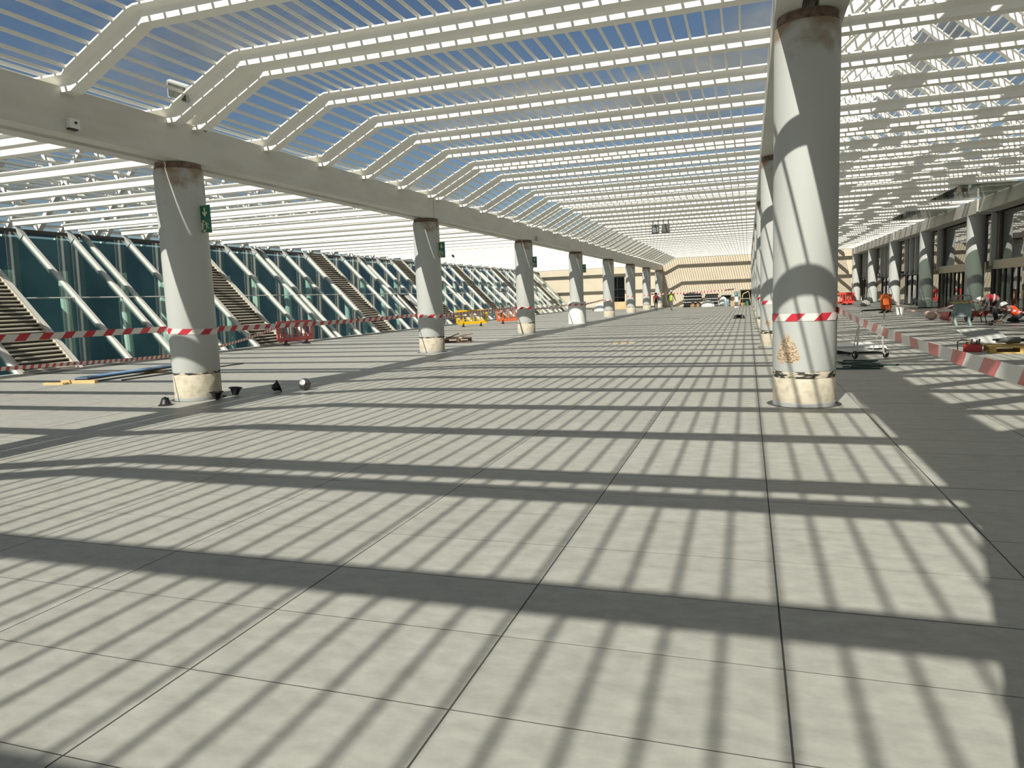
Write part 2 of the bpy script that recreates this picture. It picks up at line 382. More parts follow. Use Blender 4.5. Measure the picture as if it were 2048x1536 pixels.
for a, b in zip(ys[:-1], ys[1:]):
    link('mullion', mull_me, wl, (0, a, 0)); link('mullion_cap', cap_me, wl, (0, a, 0))
    off = (a-.1-9.50+2*PER) % PER
    if abs(off-4.26) < .05:
        fr = MB()
        for y in (a+.10, b-.10): fr.bar(onwall(y, 0, .05), onwall(y, ST_Z, .05), .07, .10, (1, 0, 0))
        pan = fr.build('louvre_panel', LOUV, wl)
        MB().bar(onwall((a+b)/2, 0, -.05), onwall((a+b)/2, ST_Z, -.05), b-a-.1, .02, (1, 0, 0)).build('back_sheet', mat('louvre_dark', (.17, .155, .13), .9) if lou_n == 0 else MATS['louvre_dark'], pan)
        wdt = b-a-.25
        sl_me = MB().box(-.055, .055, -wdt/2, wdt/2, -.018, .018, mtx=Matrix.Rotation(math.radians(8), 4, 'Y')).mesh('slat', LOUV)
        allm = MB()
        for q in range(38):
            p = onwall((a+b)/2, .06+q*.114, .03)
            if lou_n < 4: link('slat', sl_me, pan, p)
            else:
                allm.box(-.055+p.x, .055+p.x, p.y-wdt/2, p.y+wdt/2, p.z-.018, p.z+.018)
        if lou_n >= 4: allm.build('slats', LOUV, pan)['kind'] = 'stuff'
        lou_n += 1
    else:
        for z0, z1 in ((0, 2.08), (2.10, ST_Z)):
            MB().add([onwall(a, z0), onwall(b, z0), onwall(b, z1), onwall(a, z1)], [(0, 1, 2, 3)]).build('pane', GLASS_L, wl)
        MB().bar(onwall(a, 2.09, .01), onwall(b, 2.09, .01), .03, .03, (1, 0, 1)).build('transom', MULL, wl)
        if b-a > 1:
            for yy in (a+.62, ):
                MB().lathe([(.15, -1), (.15, 3.0)], 10, (-21.7, yy, 0)).build('inner_post', mat('post_green', (.74, .76, .66), .6) if 'post_green' not in MATS else MATS['post_green'], wl)
d = struct('door_1', 'dark open doorway with white leaf in the sloping glass wall', 'door')
MB().add([onwall(38.98, 0, .012), onwall(40.7, 0, .012), onwall(40.7, 2.0, .012), onwall(38.98, 2.0, .012)], [(0, 1, 2, 3)]).build('opening_shade_sheet', DARKM, d)  # dark sheet laid on the glass stands in for the unlit doorway
MB().bar(onwall(40.62, 0, .10), onwall(40.62, 1.9, .10), .42, .05, (1, 0, 0)).build('leaf', MULL, d)
MB().bar(onwall(38.95, 2.03, .05), onwall(40.75, 2.03, .05), .08, .10, (1, 0, 1)).build('head_frame', GREYF, d)
MB().box(-18.62, -18.40, 0, WALLY, 0, .04).build('sill', MULL, wl)
MB().box(-22.95, -22.66, 3, WALLY, ST_Z-.12, ST_Z+.05).build('top_rail', DARKM, wl)
TEAL = mat('teal_void', (.20, .30, .31), .9, col2=(.11, .18, .20), scale=.5)
m = MB(); m.box(-26, -25.8, -2, 95, -1, 4.5); m.box(-26, -18.6, -2, 95, -1.1, -1); m.box(-26, -18.6, -2.2, -2, -1, 4.5)
m.build('inner_void', TEAL, wl)
MB().box(-19.2, -18.6, -2, WALLY, -1, -.04).build('kerb_face', BEIGE, wl)
# ---------------------------------------------------------------- glazed shop front on the right
wr = struct('wall_right', 'bronze framed glass shop front with grey fins', 'wall')
GLASS_R = glass('shopfront_glass', (.30, .33, .28), .92, .015, .30)
gx = 10.80
FIN = mat('fin_paint', (.50, .51, .50), .45)
fin_me = MB().box(gx-.20, gx+.02, -.09, .09, 2.20, 4.57).mesh('fin', FIN)
post_me = MB().box(gx-.06, gx+.08, -.10, .10, 0, 2.2).mesh('post', DARKM)
jamb_me = MB().box(gx-.08, gx+.10, -.13, .13, 0, 4.57).mesh('jamb', BROWNM)
door_me = MB().box(gx-.05, gx+.05, -.06, .06, 0, 2.02).mesh('door_post', DARKM)
TRANS = mat('transom_metal', (.34, .30, .24), .32, .6)
def pane(y0, y1, z0, z1): MB().box(gx-.006, gx+.006, y0+.01, y1-.01, z0, z1).build('pane', GLASS_R, wr)
fcol_ms = [('shaft', MB().lathe([(CR, .02), (CR, 4.58)], 48).mesh('shaft', COLM, True)), ('foot_ring', MB().lathe([(CR+.01, 0), (CR+.01, .06)], 48).mesh('foot_ring', DARKM, True))]
FORD = {2: 'nearest', 3: 'second', 4: 'third', 5: 'fourth', 6: 'fifth', 7: 'farthest'}
for k in range(-1, 8):
    yc = COL0+PER*k
    e = empty('column', (FX, yc, 0)); tag(e, f'round grey column against the shop front, {FORD.get(k, "out of view")} of its row', 'column', None, 'structure')
    for n, me in fcol_ms: link(n, me, e)
    if k == 7: break
    if k <= 3:
        cuts = [0, .95, 1.6, 3.3, 4.9, 6.5, 8.2, 8.87, PER]
        for y in (.95, 8.87): link('fin', fin_me, wr, (0, yc+y, 0)); link('post', post_me, wr, (0, yc+y, 0))
        for y in (1.6, 8.2): link('jamb', jamb_me, wr, (0, yc+y, 0))
        for y in (2.45, 3.3, 4.1, 4.9, 5.7, 6.5, 7.35): link('door_post', door_me, wr, (0, yc+y, 0))
        MB().box(gx-.22, gx+.14, yc+1.5, yc+8.3, 2.02, 2.42).build('transom', TRANS, wr)
        MB().box(gx-.12, gx+.14, yc, yc+1.5, 2.05, 2.38).build('transom', TRANS, wr); MB().box(gx-.12, gx+.14, yc+8.3, yc+PER, 2.05, 2.38).build('transom', TRANS, wr)
    else:
        cuts = [0, 1.7, 3.35, 5.0, 6.65, 8.3, PER]
        for y in cuts[1:-1]: link('fin', fin_me, wr, (0, yc+y, 0)); link('post', post_me, wr, (0, yc+y, 0))
        MB().box(gx-.05, gx+.10, yc, yc+PER, 2.1, 2.3).build('transom', DARKM, wr)
    for a, b in zip(cuts[:-1], cuts[1:]):
        pane(yc+a, yc+b, .05, 2.05); pane(yc+a, yc+b, 2.42, 4.60)
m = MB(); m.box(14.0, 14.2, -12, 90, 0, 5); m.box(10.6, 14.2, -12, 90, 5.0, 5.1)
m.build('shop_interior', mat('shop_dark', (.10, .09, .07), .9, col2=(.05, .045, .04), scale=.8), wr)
MB().box(10.5, 14.2, -12, 90, -.3, .015).build('shop_floor', mat('shop_floor', (.16, .155, .14), .4), wr)
# dark green glass canopies under the roof in front of the doors
GLASS_C = glass('canopy_glass', (.40, .45, .41), .8, .05)
for k in (2, 3):
    e = empty('canopy', (0, COL0+PER*k, 0)); tag(e, None, None, None, 'structure'); e.name = 'ceiling_glass'
    e['label'] = 'dark green glass sheet under the right roof edge'; e['category'] = 'canopy'
    for q in range(4): MB().box(7.70, 9.86, 2.3+q*1.23, 2.3+q*1.23+1.2, 5.160, 5.172).build('pane', GLASS_C, e)
# ================================================================ loose things
def rmat(name, col, **k): return MATS[name] if name in MATS else mat(name, col, **k)
RED = rmat('red_plastic', (.62, .05, .045), rough=.45)
BLACKP = rmat('black_plastic', (.010, .010, .011), rough=.45)
WOOD = rmat('pale_wood', (.62, .44, .20), rough=.8, col2=(.50, .34, .15), scale=8, stretch=(1, 6, 6))
def stripes(name, c1, c2, period, skew):
    m = bpy.data.materials.new(name); m.use_nodes = True; N = m.node_tree.nodes; L = m.node_tree.links; b = N['Principled BSDF']
    uv = N.new('ShaderNodeUVMap'); sp = N.new('ShaderNodeSeparateXYZ'); L.new(uv.outputs[0], sp.inputs[0])
    a = N.new('ShaderNodeMath'); a.operation = 'MULTIPLY_ADD'; a.inputs[1].default_value = skew; L.new(sp.outputs[1], a.inputs[0]); L.new(sp.outputs[0], a.inputs[2])
    d = N.new('ShaderNodeMath'); d.operation = 'DIVIDE'; d.inputs[1].default_value = period; L.new(a.outputs[0], d.inputs[0])
    f = N.new('ShaderNodeMath'); f.operation = 'FRACT'; L.new(d.outputs[0], f.inputs[0])
    g = N.new('ShaderNodeMath'); g.operation = 'LESS_THAN'; g.inputs[1].default_value = .46; L.new(f.outputs[0], g.inputs[0])
    mx = N.new('ShaderNodeMix'); mx.data_type = 'RGBA'; mx.inputs[6].default_value = (*c2, 1); mx.inputs[7].default_value = (*c1, 1)
    L.new(g.outputs[0], mx.inputs[0]); L.new(mx.outputs[2], b.inputs['Base Color']); b.inputs['Roughness'].default_value = .35
    MATS[name] = m; return m
TAPE = stripes('tape_stripes', (.50, .03, .05), (.66, .64, .59), .36, -1.0)
TAPE_R = stripes('tape_stripes_shaded', (.56, .11, .10), (.68, .67, .62), .54, -.4)  # paler colours put this strand's shade and translucence into the stripes
TAPE_S = stripes('tape_stripes_small', (.48, .04, .05), (.62, .59, .52), .22, -.6)
def tape(pts, label, group=None, wd=.095, m=TAPE, twist=0., sub=8, name='barrier_tape'):
    """flat plastic ribbon through the points; v runs across, u along"""
    P_ = [Vector(p) for p in pts]; path = []
    for a, b in zip(P_[:-1], P_[1:]):
        n = max(1, int((b-a).length/.35)) if (b-a).length > .4 else 1
        path += [a.lerp(b, i/n) for i in range(n)]
    path.append(P_[-1])
    vs, fs, uv, u = [], [], [], 0.
    for i, p in enumerate(path):
        d = (path[min(i+1, len(path)-1)]-path[max(i-1, 0)]).normalized()
        side = d.cross(Vector((0, 0, 1))).normalized(); up = side.cross(d)
        a = twist*math.sin(u*1.9)
        w_ = up*math.cos(a)+side*math.sin(a)
        if i: u += (p-path[i-1]).length
        vs += [p-w_*wd/2, p+w_*wd/2]; uv += [(u, 0), (u, wd)]
    fs = [(2*i, 2*i+2, 2*i+3, 2*i+1) for i in range(len(path)-1)]
    me = bpy.data.meshes.new(name); me.from_pydata(vs, [], fs); me.materials.append(m)
    ul = me.uv_layers.new(name='UVMap')
    for lp in me.loops: ul.data[lp.index].uv = uv[lp.vertex_index]
    o = link(name, me); tag(o, label, 'tape', group); return o
def arc(cx, cy, a0, a1, z0, z1, r=CR+.006, n=28):
    return [(cx+r*math.cos(math.radians(a0+(a1-a0)*i/n)), cy+r*math.sin(math.radians(a0+(a1-a0)*i/n)), z0+(z1-z0)*i/n) for i in range(n+1)]
def sag(a, b, s, n=16):
    a, b = Vector(a), Vector(b)
    return [tuple(a.lerp(b, i/n)-Vector((0, 0, s*4*(i/n)*(1-i/n)))) for i in range(n+1)]
def cy(k): return COL0+PER*k
def zt(k): return (1.20, 1.135, 1.11, 1.05, 1.15, 1.2, 1.2)[k]
tape(sag((LX-.2, cy(-1)+.4, 1.36), (LX-CR-.006, cy(0), 1.225), .02)+arc(LX, cy(0), 182, 380, 1.215, 1.15)+sag((LX+CR+.004, cy(0)+.2, 1.19), (LX-CR-.006, cy(1), 1.14), .03)+arc(LX, cy(1), 182, 380, 1.12, 1.08), 'red and white barrier tape wound round the two nearest columns of the left row')
tape(sag((LX+CR+.006, cy(1)+.2, 1.10), (LX-CR-.006, cy(2), 1.14), .0)+arc(LX, cy(2), 182, 385, 1.13, 1.08), 'red and white tape from second to third left column behind the yellow barrier')
tape(sag((LX+CR+.006, cy(1)+.25, 1.02), (LX-CR-.006, cy(2)-.1, 1.08), .06), 'lower slack strand of striped tape just under the strand behind the yellow barrier', None, .06, TAPE_S, .9)
tape(sag((LX+CR+.006, cy(2)+.2, 1.05), (LX-.55, cy(3), 1.06), .04)+arc(LX, cy(3), 182, 375, 1.06, 1.04, .53)+sag((LX+.53, cy(3)+.1, 1.08), (LX-CR, cy(4), 1.22), .02)+arc(LX, cy(4), 182, 378, 1.2, 1.16), 'striped tape passing round the white sleeved column to the fifth left column', None, .09, TAPE, .5)
for k in (5, 6): tape(arc(LX, cy(k), 175, 370, 1.36, 1.34), f'short band of striped tape round the {ORD[k]} column of the left row')
tape(arc(RX, cy(0), 178, 400, 1.145, 1.145), 'red and white tape band wound round the nearest column of the right row')
for k in (1, 2): tape(arc(RX, cy(k), 150, 330, 1.17, 1.17), f'red and white tape band round the {ORD[k]} column of the right row')
tape(sag((1.085, cy(0)-.05, 1.22), (1.09, cy(-1)+.1, 1.19), .10, 30), 'long pale red and white tape stretched from the nearest right column towards the viewer', None, .075, TAPE_R, .25)
tape([(-14.0, 9.0, .57), (-14.33, 10.37, .51), (-14.84, 12.49, .417), (-15.3, 14.3, .33), (-15.7, 16.08, .275), (-16.1, 17.7, .285), (-16.45, 19.21, .335), (-16.9, 21.1, .47), (-17.28, 22.66, .635), (-17.52, 24.05, .80)], 'low slack striped tape running along the glass wall to the red barrier', None, .085, TAPE_S)
tape(sag((7.05, 42.6, .96), (7.0, 28.3, .86), .62, 30), 'sagging twisted striped tape from the orange barriers to the grey green barrier', None, .09, TAPE_S, .8)
tape(sag((7.15, 28.2, .86), (8.4, 25.0, .42), .05), 'thin striped tape running from the grey green barrier past the crouching workers', None, .06, TAPE_S, .9)
tape(sag((-8.75, cy(6)+.3, 1.45), (-.95, 64.6, 1.62), .1, 24), 'striped tape strung across the far end of the hall', None, .11, TAPE)
# ---- plastic site barriers
bar_me = {}
def barrier(x, y, rz, col, label, mname, feet=True, tilt=0., group=None):
    e = empty('barrier', (x, y, 0), math.radians(rz)); tag(e, label, 'barrier', group)
    m_ = rmat(mname, col, rough=.5)
    if mname not in bar_me:
        f = MB()
        f.box(-.93, .93, -.025, .025, .86, .98); f.box(-.86, .86, -.025, .025, .14, .32); f.box(-.95, -.83, -.03, .03, .20, .93); f.box(.83, .95, -.03, .03, .20, .93)
        f.box(-1.0, -.93, -.02, .02, .70, .80); f.box(.93, 1.0, -.02, .02, .60, .70); f.box(-.9, .9, -.032, .032, .40, .43); f.box(-.60, -.48, -.035, .035, .12, .40); f.box(.48, .60, -.035, .035, .12, .40)
        b = MB().box(-.022, .022, -.02, .02, .31, .87)
        ft = MB().prism([(-.26, 0), (.26, 0), (.06, .10), (.04, .22), (-.04, .22), (-.06, .10)], 'x', -.03, .03)
        bar_me[mname] = (f.mesh('frame', m_), b.mesh('bar', m_), ft.mesh('foot', BLACKP))
    f, b, ft = bar_me[mname]
    link('frame', f, e)
    for i in range(8): link('bar', b, e, (-.83+(i+.5)*1.66/8-.0, 0, 0)) if i != 99 else None
    if feet:
        for s_ in (-.54, .54): link('foot', ft, e, (s_, 0, 0))
    e.rotation_euler[0] = tilt
    return e
barrier(-17.55, 24.95, 77, (.55, .12, .12), 'faded red plastic barrier on black feet by the glass wall', 'faded_red')
barrier(-15.35, 39.1, 38, (.70, .42, .01), 'yellow plastic site barrier behind the second left column', 'yellow_plastic')
barrier(-14.1, 42.6, 38, (.62, .14, .05), 'dull orange red barrier partly behind the third left column', 'orange_dull')
barrier(7.72, 47.2, 74, (.78, .16, .03), 'bright orange barrier turned edge on with reflective top near the shop front', 'orange_bright')
barrier(7.12, 43.2, 66, (.78, .16, .03), 'nearer of two bright orange barriers, striped tape tied to its end', 'orange_bright')
barrier(7.1, 62.6, 8, (.85, .07, .05), 'bright red barrier in the distance right of the nearest right column', 'red_bright')
barrier(7.7, 64.0, 60, (.85, .07, .05), 'bright red barrier set at an angle behind the other distant red one', 'red_bright')
e = empty('barrier', (7.02, 28.3, 0), math.radians(-4)); tag(e, 'grey green plastic barrier with solid panel and splayed feet by the wheelbarrow', 'barrier'); e.scale = (.84, 1, 1.04)
GG = rmat('grey_green', (.27, .36, .345), rough=.5, col2=(.17, .235, .225), scale=2.5)
m = MB(); m.box(-.33, .33, -.02, .02, .32, .82); m.box(-.33, -.26, -.03, .03, .25, 1.0); m.box(.26, .33, -.03, .03, .25, 1.0); m.box(-.30, .30, -.03, .03, .96, 1.02); m.box(-.33, .33, -.03, .03, .78, .84); m.box(-.33, .33, -.03, .03, .30, .36)
m.build('panel', GG, e)
for i in range(8): MB().box(-.24+i*.065, -.215+i*.065, -.032, -.018, .38, .95).build('rib', GG, e)
for s_ in (-1, 1):
    MB().prism([(-.32, 0), (.32, 0), (.32, .03), (.07, .16), (.05, .36), (-.05, .36), (-.07, .16), (-.32, .03)], 'x', s_*.25-.04, s_*.25+.04).build('foot', GG, e)
m = MB()
for i in range(9): m.cyl((-.36+i*.08, -.045, .80+.03*math.sin(i*2.1)), (-.28+i*.08, -.045, .80+.03*math.sin(i*2.1+2.1)), .018, n=6)
tag(m.build('warning_chain', rmat('chain_yellow', (.75, .50, .06), rough=.5), None, (7.02, 28.3, 0)), 'yellow plastic chain hung across the grey green barrier', 'chain')
# ---- black lamp housings and the globe by the first left column
def lamp_cup(x, y, z, eul, label, group='black lamp housings on the floor'):
    e = empty('lamp_housing', (x, y, z)); e.rotation_euler = eul; tag(e, label, 'lamp housing', group)
    if 'cup' not in bar_me:
        bar_me['cup'] = (MB().lathe([(.058, 0), (.062, .01), (.078, .055), (.096, .085), (.120, .096), (.120, .102), (.094, .092), (.073, .058), (.056, .016)], 24, caps=False).lathe([(.05, .0), (.05, .02)], 24).mesh('cup', BLACKP, True), MB().lathe([(.055, -.02), (.055, .0)], 20).lathe([(.02, -.035), (.02, -.02)], 12).mesh('cap', BLACKP, True))
    link('cup', bar_me['cup'][0], e); link('cap', bar_me['cup'][1], e); return e
lamp_cup(-9.08, 9.22, .103, (PI, 0, .3), 'black lamp housing standing rim down, left of the nearest left column')
lamp_cup(-8.60, 9.86, .036, (.0, .0, .5), 'black lamp housing standing mouth up in front of the nearest left column')
lamp_cup(-8.66, 10.40, .036, (.10, .08, .9), 'black lamp housing mouth up just right of the nearest left column')
lamp_cup(-8.19, 10.86, .075, (1.25, .25, 2.3), 'black lamp housing tipped on its side, right of the upright ones')
for i, (x, y, r, t_) in enumerate(((-.62, 40.4, (PI, 0, 0), 'left of three black housings lying far down the hall before the right columns'), (-.45, 40.6, (0, 0, 0), 'middle of three black housings, mouth up, far down the hall'), (-.26, 40.35, (PI, 0, 0), 'right of three black housings lying far down the hall'))):
    o = lamp_cup(x, y, .104 if r[0] else .036, r, t_, 'black housings far down the hall'); o.scale = (1.35, 1.35, 1.35); o.location.z *= 1.35
e = empty('lamp_globe', (-7.70, 11.12, .112)); tag(e, 'smoky glass lamp globe lying beside the tipped black housing', 'lamp globe')
MB().lathe([(.11*math.sin(t*PI/14), -.11*math.cos(t*PI/14)) for t in range(1, 13)], 24, caps=False).build('globe', rmat('smoky_glass', (.05, .05, .05), rough=.06, spec=1.0), e, smooth=True)
MB().lathe([(.056, .095), (.056, .125), (.04, .128)], 20).build('collar', rmat('worn_steel', (.5, .5, .48), rough=.3, metal=.9), e).rotation_euler = (0, 0, 0)
e.rotation_euler = (1.2, .5, 0)
# ---- blue topped board on timber bearers
e = empty('board', (-14.35, 12.9, 0)); tag(e, 'long blue topped board lying on timber bearers by the glass wall', 'board')
a_, b_ = Vector((.05, -.75, .115)), Vector((-.2, 3.6, .115))
m = MB().bar(a_, b_, .34, .03); m.build('top_sheet', rmat('sky_blue_film', (.16, .33, .58), rough=.3), e)
MB().bar(a_-Vector((0, 0, .03)), b_-Vector((0, 0, .03)), .36, .03).build('core_board', BLACKP, e)
for q, (yy, l_) in enumerate(((-.78, .95), (1.4, .6), (3.1, .6))):
    w2 = MB().bar((-l_/2, yy, .035), (l_/2, yy+.05, .035), .10, .07).build('timber', WOOD, None, (-14.35, 12.9, 0)); tag(w2, ('pale timber bearer under the near end of the blue board', 'pale timber bearer under the middle of the blue board', 'pale timber bearer under the far end of the blue board')[q], 'timber')
w2 = MB().bar((-.72, -1.02, .02), (-.1, -.98, .02), .12, .04).build('timber', WOOD, None, (-14.35, 12.9, 0)); tag(w2, 'flat timber offcut on the floor beside the blue board end', 'timber')
w2 = MB().bar((.75, -.3, .015), (.95, 3.6, .015), .035, .03).build('pipe', rmat('dark_rod', (.06, .055, .05), rough=.6), None, (-14.35, 12.9, 0)); tag(w2, 'thin dark rod lying on the floor along the blue board', 'rod')
# ---- pallets
def pallet(x, y, rz, mtl, label, l=1.2, w_=.9):
    e = empty('pallet', (x, y, 0), math.radians(rz)); tag(e, label, 'pallet')
    for i in range(6): MB().box(-l/2, l/2, -w_/2+i*w_/6+.012, -w_/2+(i+1)*w_/6-.02, .115, .14).build('plank', mtl, e)
    for i in range(3):
        yy = -w_/2+.05+i*(w_-.1)/2
        MB().box(-l/2, l/2, yy-.045, yy+.045, 0, .022).build('runner', mtl, e)
        for xx in (-l/2+.07, 0, l/2-.07): MB().box(xx-.06, xx+.06, yy-.045, yy+.045, .02, .116).build('block', mtl, e)
    return e
DWOOD = rmat('rusty_wood', (.20, .10, .055), rough=.85, col2=(.10, .055, .035), scale=6)
pallet(-10.28, 24.7, 20, DWOOD, 'dark rusty brown pallet behind the second left column', 1.0, .8)
for i, (a, b, r_q) in enumerate((((-10.75, 24.6, .165), (-9.95, 24.85, .20), .02), ((-10.62, 24.95, .165), (-9.85, 25.12, .27), .018), ((-10.6, 24.42, .165), (-10.15, 24.46, .32), .018))):
    o = MB().cyl(a, b, r_q, n=8).build('pipe', DWOOD if i else rmat('worn_steel', (.5, .5, .48)), None); tag(o, ('grey pipe lying across the dark pallet', 'rusty pipe propped on the dark pallet, its end raised', 'short rusty pipe leaning crosswise on the dark pallet')[i], 'pipe')
tag(MB().lathe([(.09, 0), (.10, .03), (.09, .06)], 16, (-10.02, 24.38, .14)).build('pipe_fitting', rmat('pale_clay', (.55, .40, .26), rough=.8), None), 'round pale fitting on the dark pallet edge', 'fitting')
YW = rmat('yellow_wood', (.58, .40, .12), rough=.8, col2=(.45, .30, .09), scale=7)
pallet(5.45, 17.6, -8, YW, 'yellow timber pallet carrying tools near the right barrier tape', 1.2, .9)
pallet(6.75, 17.9, 4, YW, 'second yellow pallet cut by the picture edge, loaded with paper sacks', 1.2, .9)
e = empty('breaker_hammer', (5.35, 17.75, .20), .15); tag(e, 'grey electric breaker hammer lying on the yellow pallet', 'power tool')
MB().cyl((-.30, 0, .03), (-.1, 0, .03), .045, .06, 16).cyl((-.1, 0, .03), (.14, 0, .03), .075, .07, 16).build('motor_body', rmat('tool_grey', (.16, .16, .15), rough=.5), e, smooth=True)
MB().cyl((.14, 0, .03), (.30, 0, .03), .035, .03, 12).cyl((.3, 0, .03), (.55, 0, .03), .014, n=8).build('chisel', DARKM, e)
MB().tube([(-.30, 0, .05), (-.40, -.06, .06), (-.40, -.14, .06), (-.30, -.10, .05)], .016).build('handle', BLACKP, e)
e = empty('tool_box', (4.63, 17.78, .0), -.2); tag(e, 'open red tool box full of fittings beside the yellow pallet', 'tool box')
MB().box(-.17, .17, -.1, .1, 0, .012).box(-.17, -.16, -.1, .1, 0, .15).box(.16, .17, -.1, .1, 0, .15).box(-.17, .17, -.1, -.09, 0, .15).box(-.17, .17, .09, .1, 0, .15).build('tray', RED, e)
for i in range(6):
    random.seed(40+i)
    MB().cyl((-.12+i*.045, -.06, .08), (-.10+i*.045, .06, .2+.03*(i % 3)), .018, n=8).build('fitting', DWOOD if i % 2 else DARKM, e)
tag(MB().tube([(4.38, 17.9, .015), (4.36, 17.85, .2), (4.40, 17.7, .27), (4.50, 17.72, .25)], .012).build('hook_bar', DARKM, None), 'bent dark bar standing left of the red tool box', 'bar')
e = empty('grating_sheet', (5.62, 19.5, .01), .5); tag(e, 'grey ribbed metal sheet propped behind the yellow pallet', 'sheet')
GS = rmat('zinc_sheet', (.52, .53, .51), rough=.5)
R_ = Matrix.Rotation(math.radians(24), 4, 'X')
MB().box(-.5, .5, 0, .8, 0, .012, mtx=R_).build('plate', GS, e)
for i in range(12): MB().box(-.49, .49, .03+i*.064, .05+i*.064, .012, .024, mtx=R_).build('rib', GS, e)
for i, (x, y) in enumerate(((6.42, 17.72), (7.05, 18.05))):
    o = MB().lathe([(.16, 0), (.22, .03), (.23, .08), (.2, .12), (.1, .14)], 18, (0, 0, 0)).build('paper_sack', rmat('sack_paper', (.62, .58, .48), rough=.9, bump=.4, scale=10), None, (x, y, .14), True); o.scale = (1.3, .9, 1); tag(o, ('beige paper sack on the second yellow pallet, nearer one', 'beige paper sack on the second yellow pallet, farther one')[i], 'sack')
# plank and bucket
tag(MB().bar((-4.0, 22.05, .02), (-3.3, 22.35, .02), .11, .04).build('plank', rmat('grey_wood', (.44, .37, .26), rough=.85), None), 'short pale plank alone in the middle of the floor', 'plank')
e = empty('bucket', (7.15, 39.7, 0)); tag(e, 'white plastic bucket standing before the orange barriers', 'bucket')
WP = rmat('white_plastic', (.74, .74, .70), rough=.5)
MB().lathe([(.15, 0), (.19, .36), (.20, .36), (.20, .38), (.18, .38), (.14, .02)], 20, caps=False).lathe([(.14, .0), (.14, .02)], 20).build('pail', WP, e, smooth=True)
MB().tube([(.2*math.cos(t*PI/10), .03, .36-.12*math.sin(t*PI/10)) for t in range(11)], .006).build('handle', GS, e)
# bags
o = MB().lathe([(.02, -.2), (.12, -.19), (.17, -.1), (.19, .02), (.16, .14), (.08, .2), (.02, .21)], 18).build('rubble_sack', rmat('sack_pink', (.66, .47, .38), rough=.85, col2=(.30, .22, .2), scale=9, lo=.6, hi=.66), None, (7.12, 33.1, .20), True); o.rotation_euler = (PI/2, 0, .9); tag(o, 'pale pink rubble sack lying by the shop front floor works', 'sack')
e = empty('bucket', (7.36, 32.0, .19)); e.rotation_euler = (PI/2, .0, 1.1); tag(e, 'dark red rubber bucket tipped over beside the pale pink sack', 'bucket')
MB().lathe([(.13, -.16), (.185, .16), (.19, .17), (.17, .17), (.12, -.13)], 20, caps=False).lathe([(.12, -.15), (.12, -.13)], 20).build('pail', rmat('dark_red_rubber', (.10, .022, .022), rough=.6), e, smooth=True)
MB().tube([(.18, 0, .16), (.22, 0, .22), (.12, 0, .27), (0, 0, .28), (-.12, 0, .27), (-.22, 0, .22), (-.18, 0, .16)], .01).build('handle', DARKM, e)
tag(MB().bar((7.2, 31.0, .01), (7.75, 30.9, .01), .22, .02).build('cloth_sheet', RED, None), 'flat red sheet on the floor under the tipped bucket', 'sheet')
o = MB().lathe([(.30, 0), (.36, .1), (.3, .3), (.16, .5), (.03, .6)], 14).build('rubble_sack', rmat('grey_sack', (.34, .34, .32), rough=.9), None, (8.2, 58.1, 0), True); tag(o, 'grey heaped sack in the distance before the shop front columns', 'sack')
# ---- wheelbarrow
e = empty('wheelbarrow', (8.02, 30.3, 0), math.radians(8)); tag(e, 'dark red wheelbarrow full of pale rubble beside the stooping worker', 'wheelbarrow')
DR = rmat('barrow_red', (.20, .025, .03), rough=.5)
MB().add([(-.2, -.16, .24), (.2, -.16, .24), (.2, .16, .24), (-.2, .16, .24), (-.27, -.26, .42), (.30, -.26, .42), (.30, .26, .42), (-.27, .26, .42)], [(3, 2, 1, 0), (0, 1, 5, 4), (1, 2, 6, 5), (2, 3, 7, 6), (3, 0, 4, 7)]).build('tray', DR, e)
m = MB(); random.seed(5)
for i in range(16): m.lathe([(.02, -.03), (.05, 0), (.02, .04)], 6, (random.uniform(-.2, .24), random.uniform(-.2, .2), .41+random.uniform(-.02, .05)))
m.add([(-.26, -.25, .405), (.29, -.25, .405), (.29, .25, .405), (-.26, .25, .405)], [(0, 1, 2, 3)])
m.build('rubble', rmat('pale_rubble', (.62, .56, .44), rough=.9, col2=(.25, .22, .18), scale=12), e)['kind'] = 'stuff'
MB().lathe([(.04, -.03), (.13, -.035), (.155, 0), (.13, .035), (.04, .03)], 18, (-.30, 0, .155), (0, 1, 0)).build('wheel', BLACKP, e)
for s_ in (-1, 1):
    MB().tube([(-.32, s_*.05, .155), (-.1, s_*.17, .22), (.3, s_*.22, .30), (.68, s_*.25, .42)], .015).build('handle', DR, e); MB().tube([(.16, s_*.18, .26), (.22, s_*.19, .0)], .015).build('leg', DARKM, e)
# ---- luggage trolley
e = empty('luggage_trolley', (2.42, 16.35, 0), math.radians(22)); tag(e, 'chrome luggage trolley standing behind the nearest right column', 'trolley')
CH = rmat('chrome_tube', (.70, .70, .66), rough=.28, metal=.55)
for s_ in (-1, 1):
    MB().tube([(s_*.30, .02, .10), (s_*.27, .02, .32), (s_*.26, -.02, .80), (s_*.25, -.06, .97)], .019).build('upright', CH, e)
    MB().tube([(s_*.22, .28, .16), (s_*.24, .10, .55), (s_*.25, .0, .78)], .011).build('stay', CH, e)
    MB().tube([(s_*.30, .0, .13), (s_*.24, .9, .13)], .014).build('side_rail', CH, e)
    wh = MB().lathe([(.03, -.02), (.075, -.024), (.088, 0), (.075, .024), (.03, .02)], 20, (s_*.33, 0, .088), (1, 0, 0)).build('wheel', BLACKP, e)
    MB().lathe([(.028, -.026), (.028, .026)], 14, (s_*.33, 0, .088), (1, 0, 0)).build('hub', CH, wh)
MB().tube([(-.25, -.06, .97), (-.22, -.06, 1.0), (.22, -.06, 1.0), (.25, -.06, .97)], .018).build('handle', BLACKP, e)
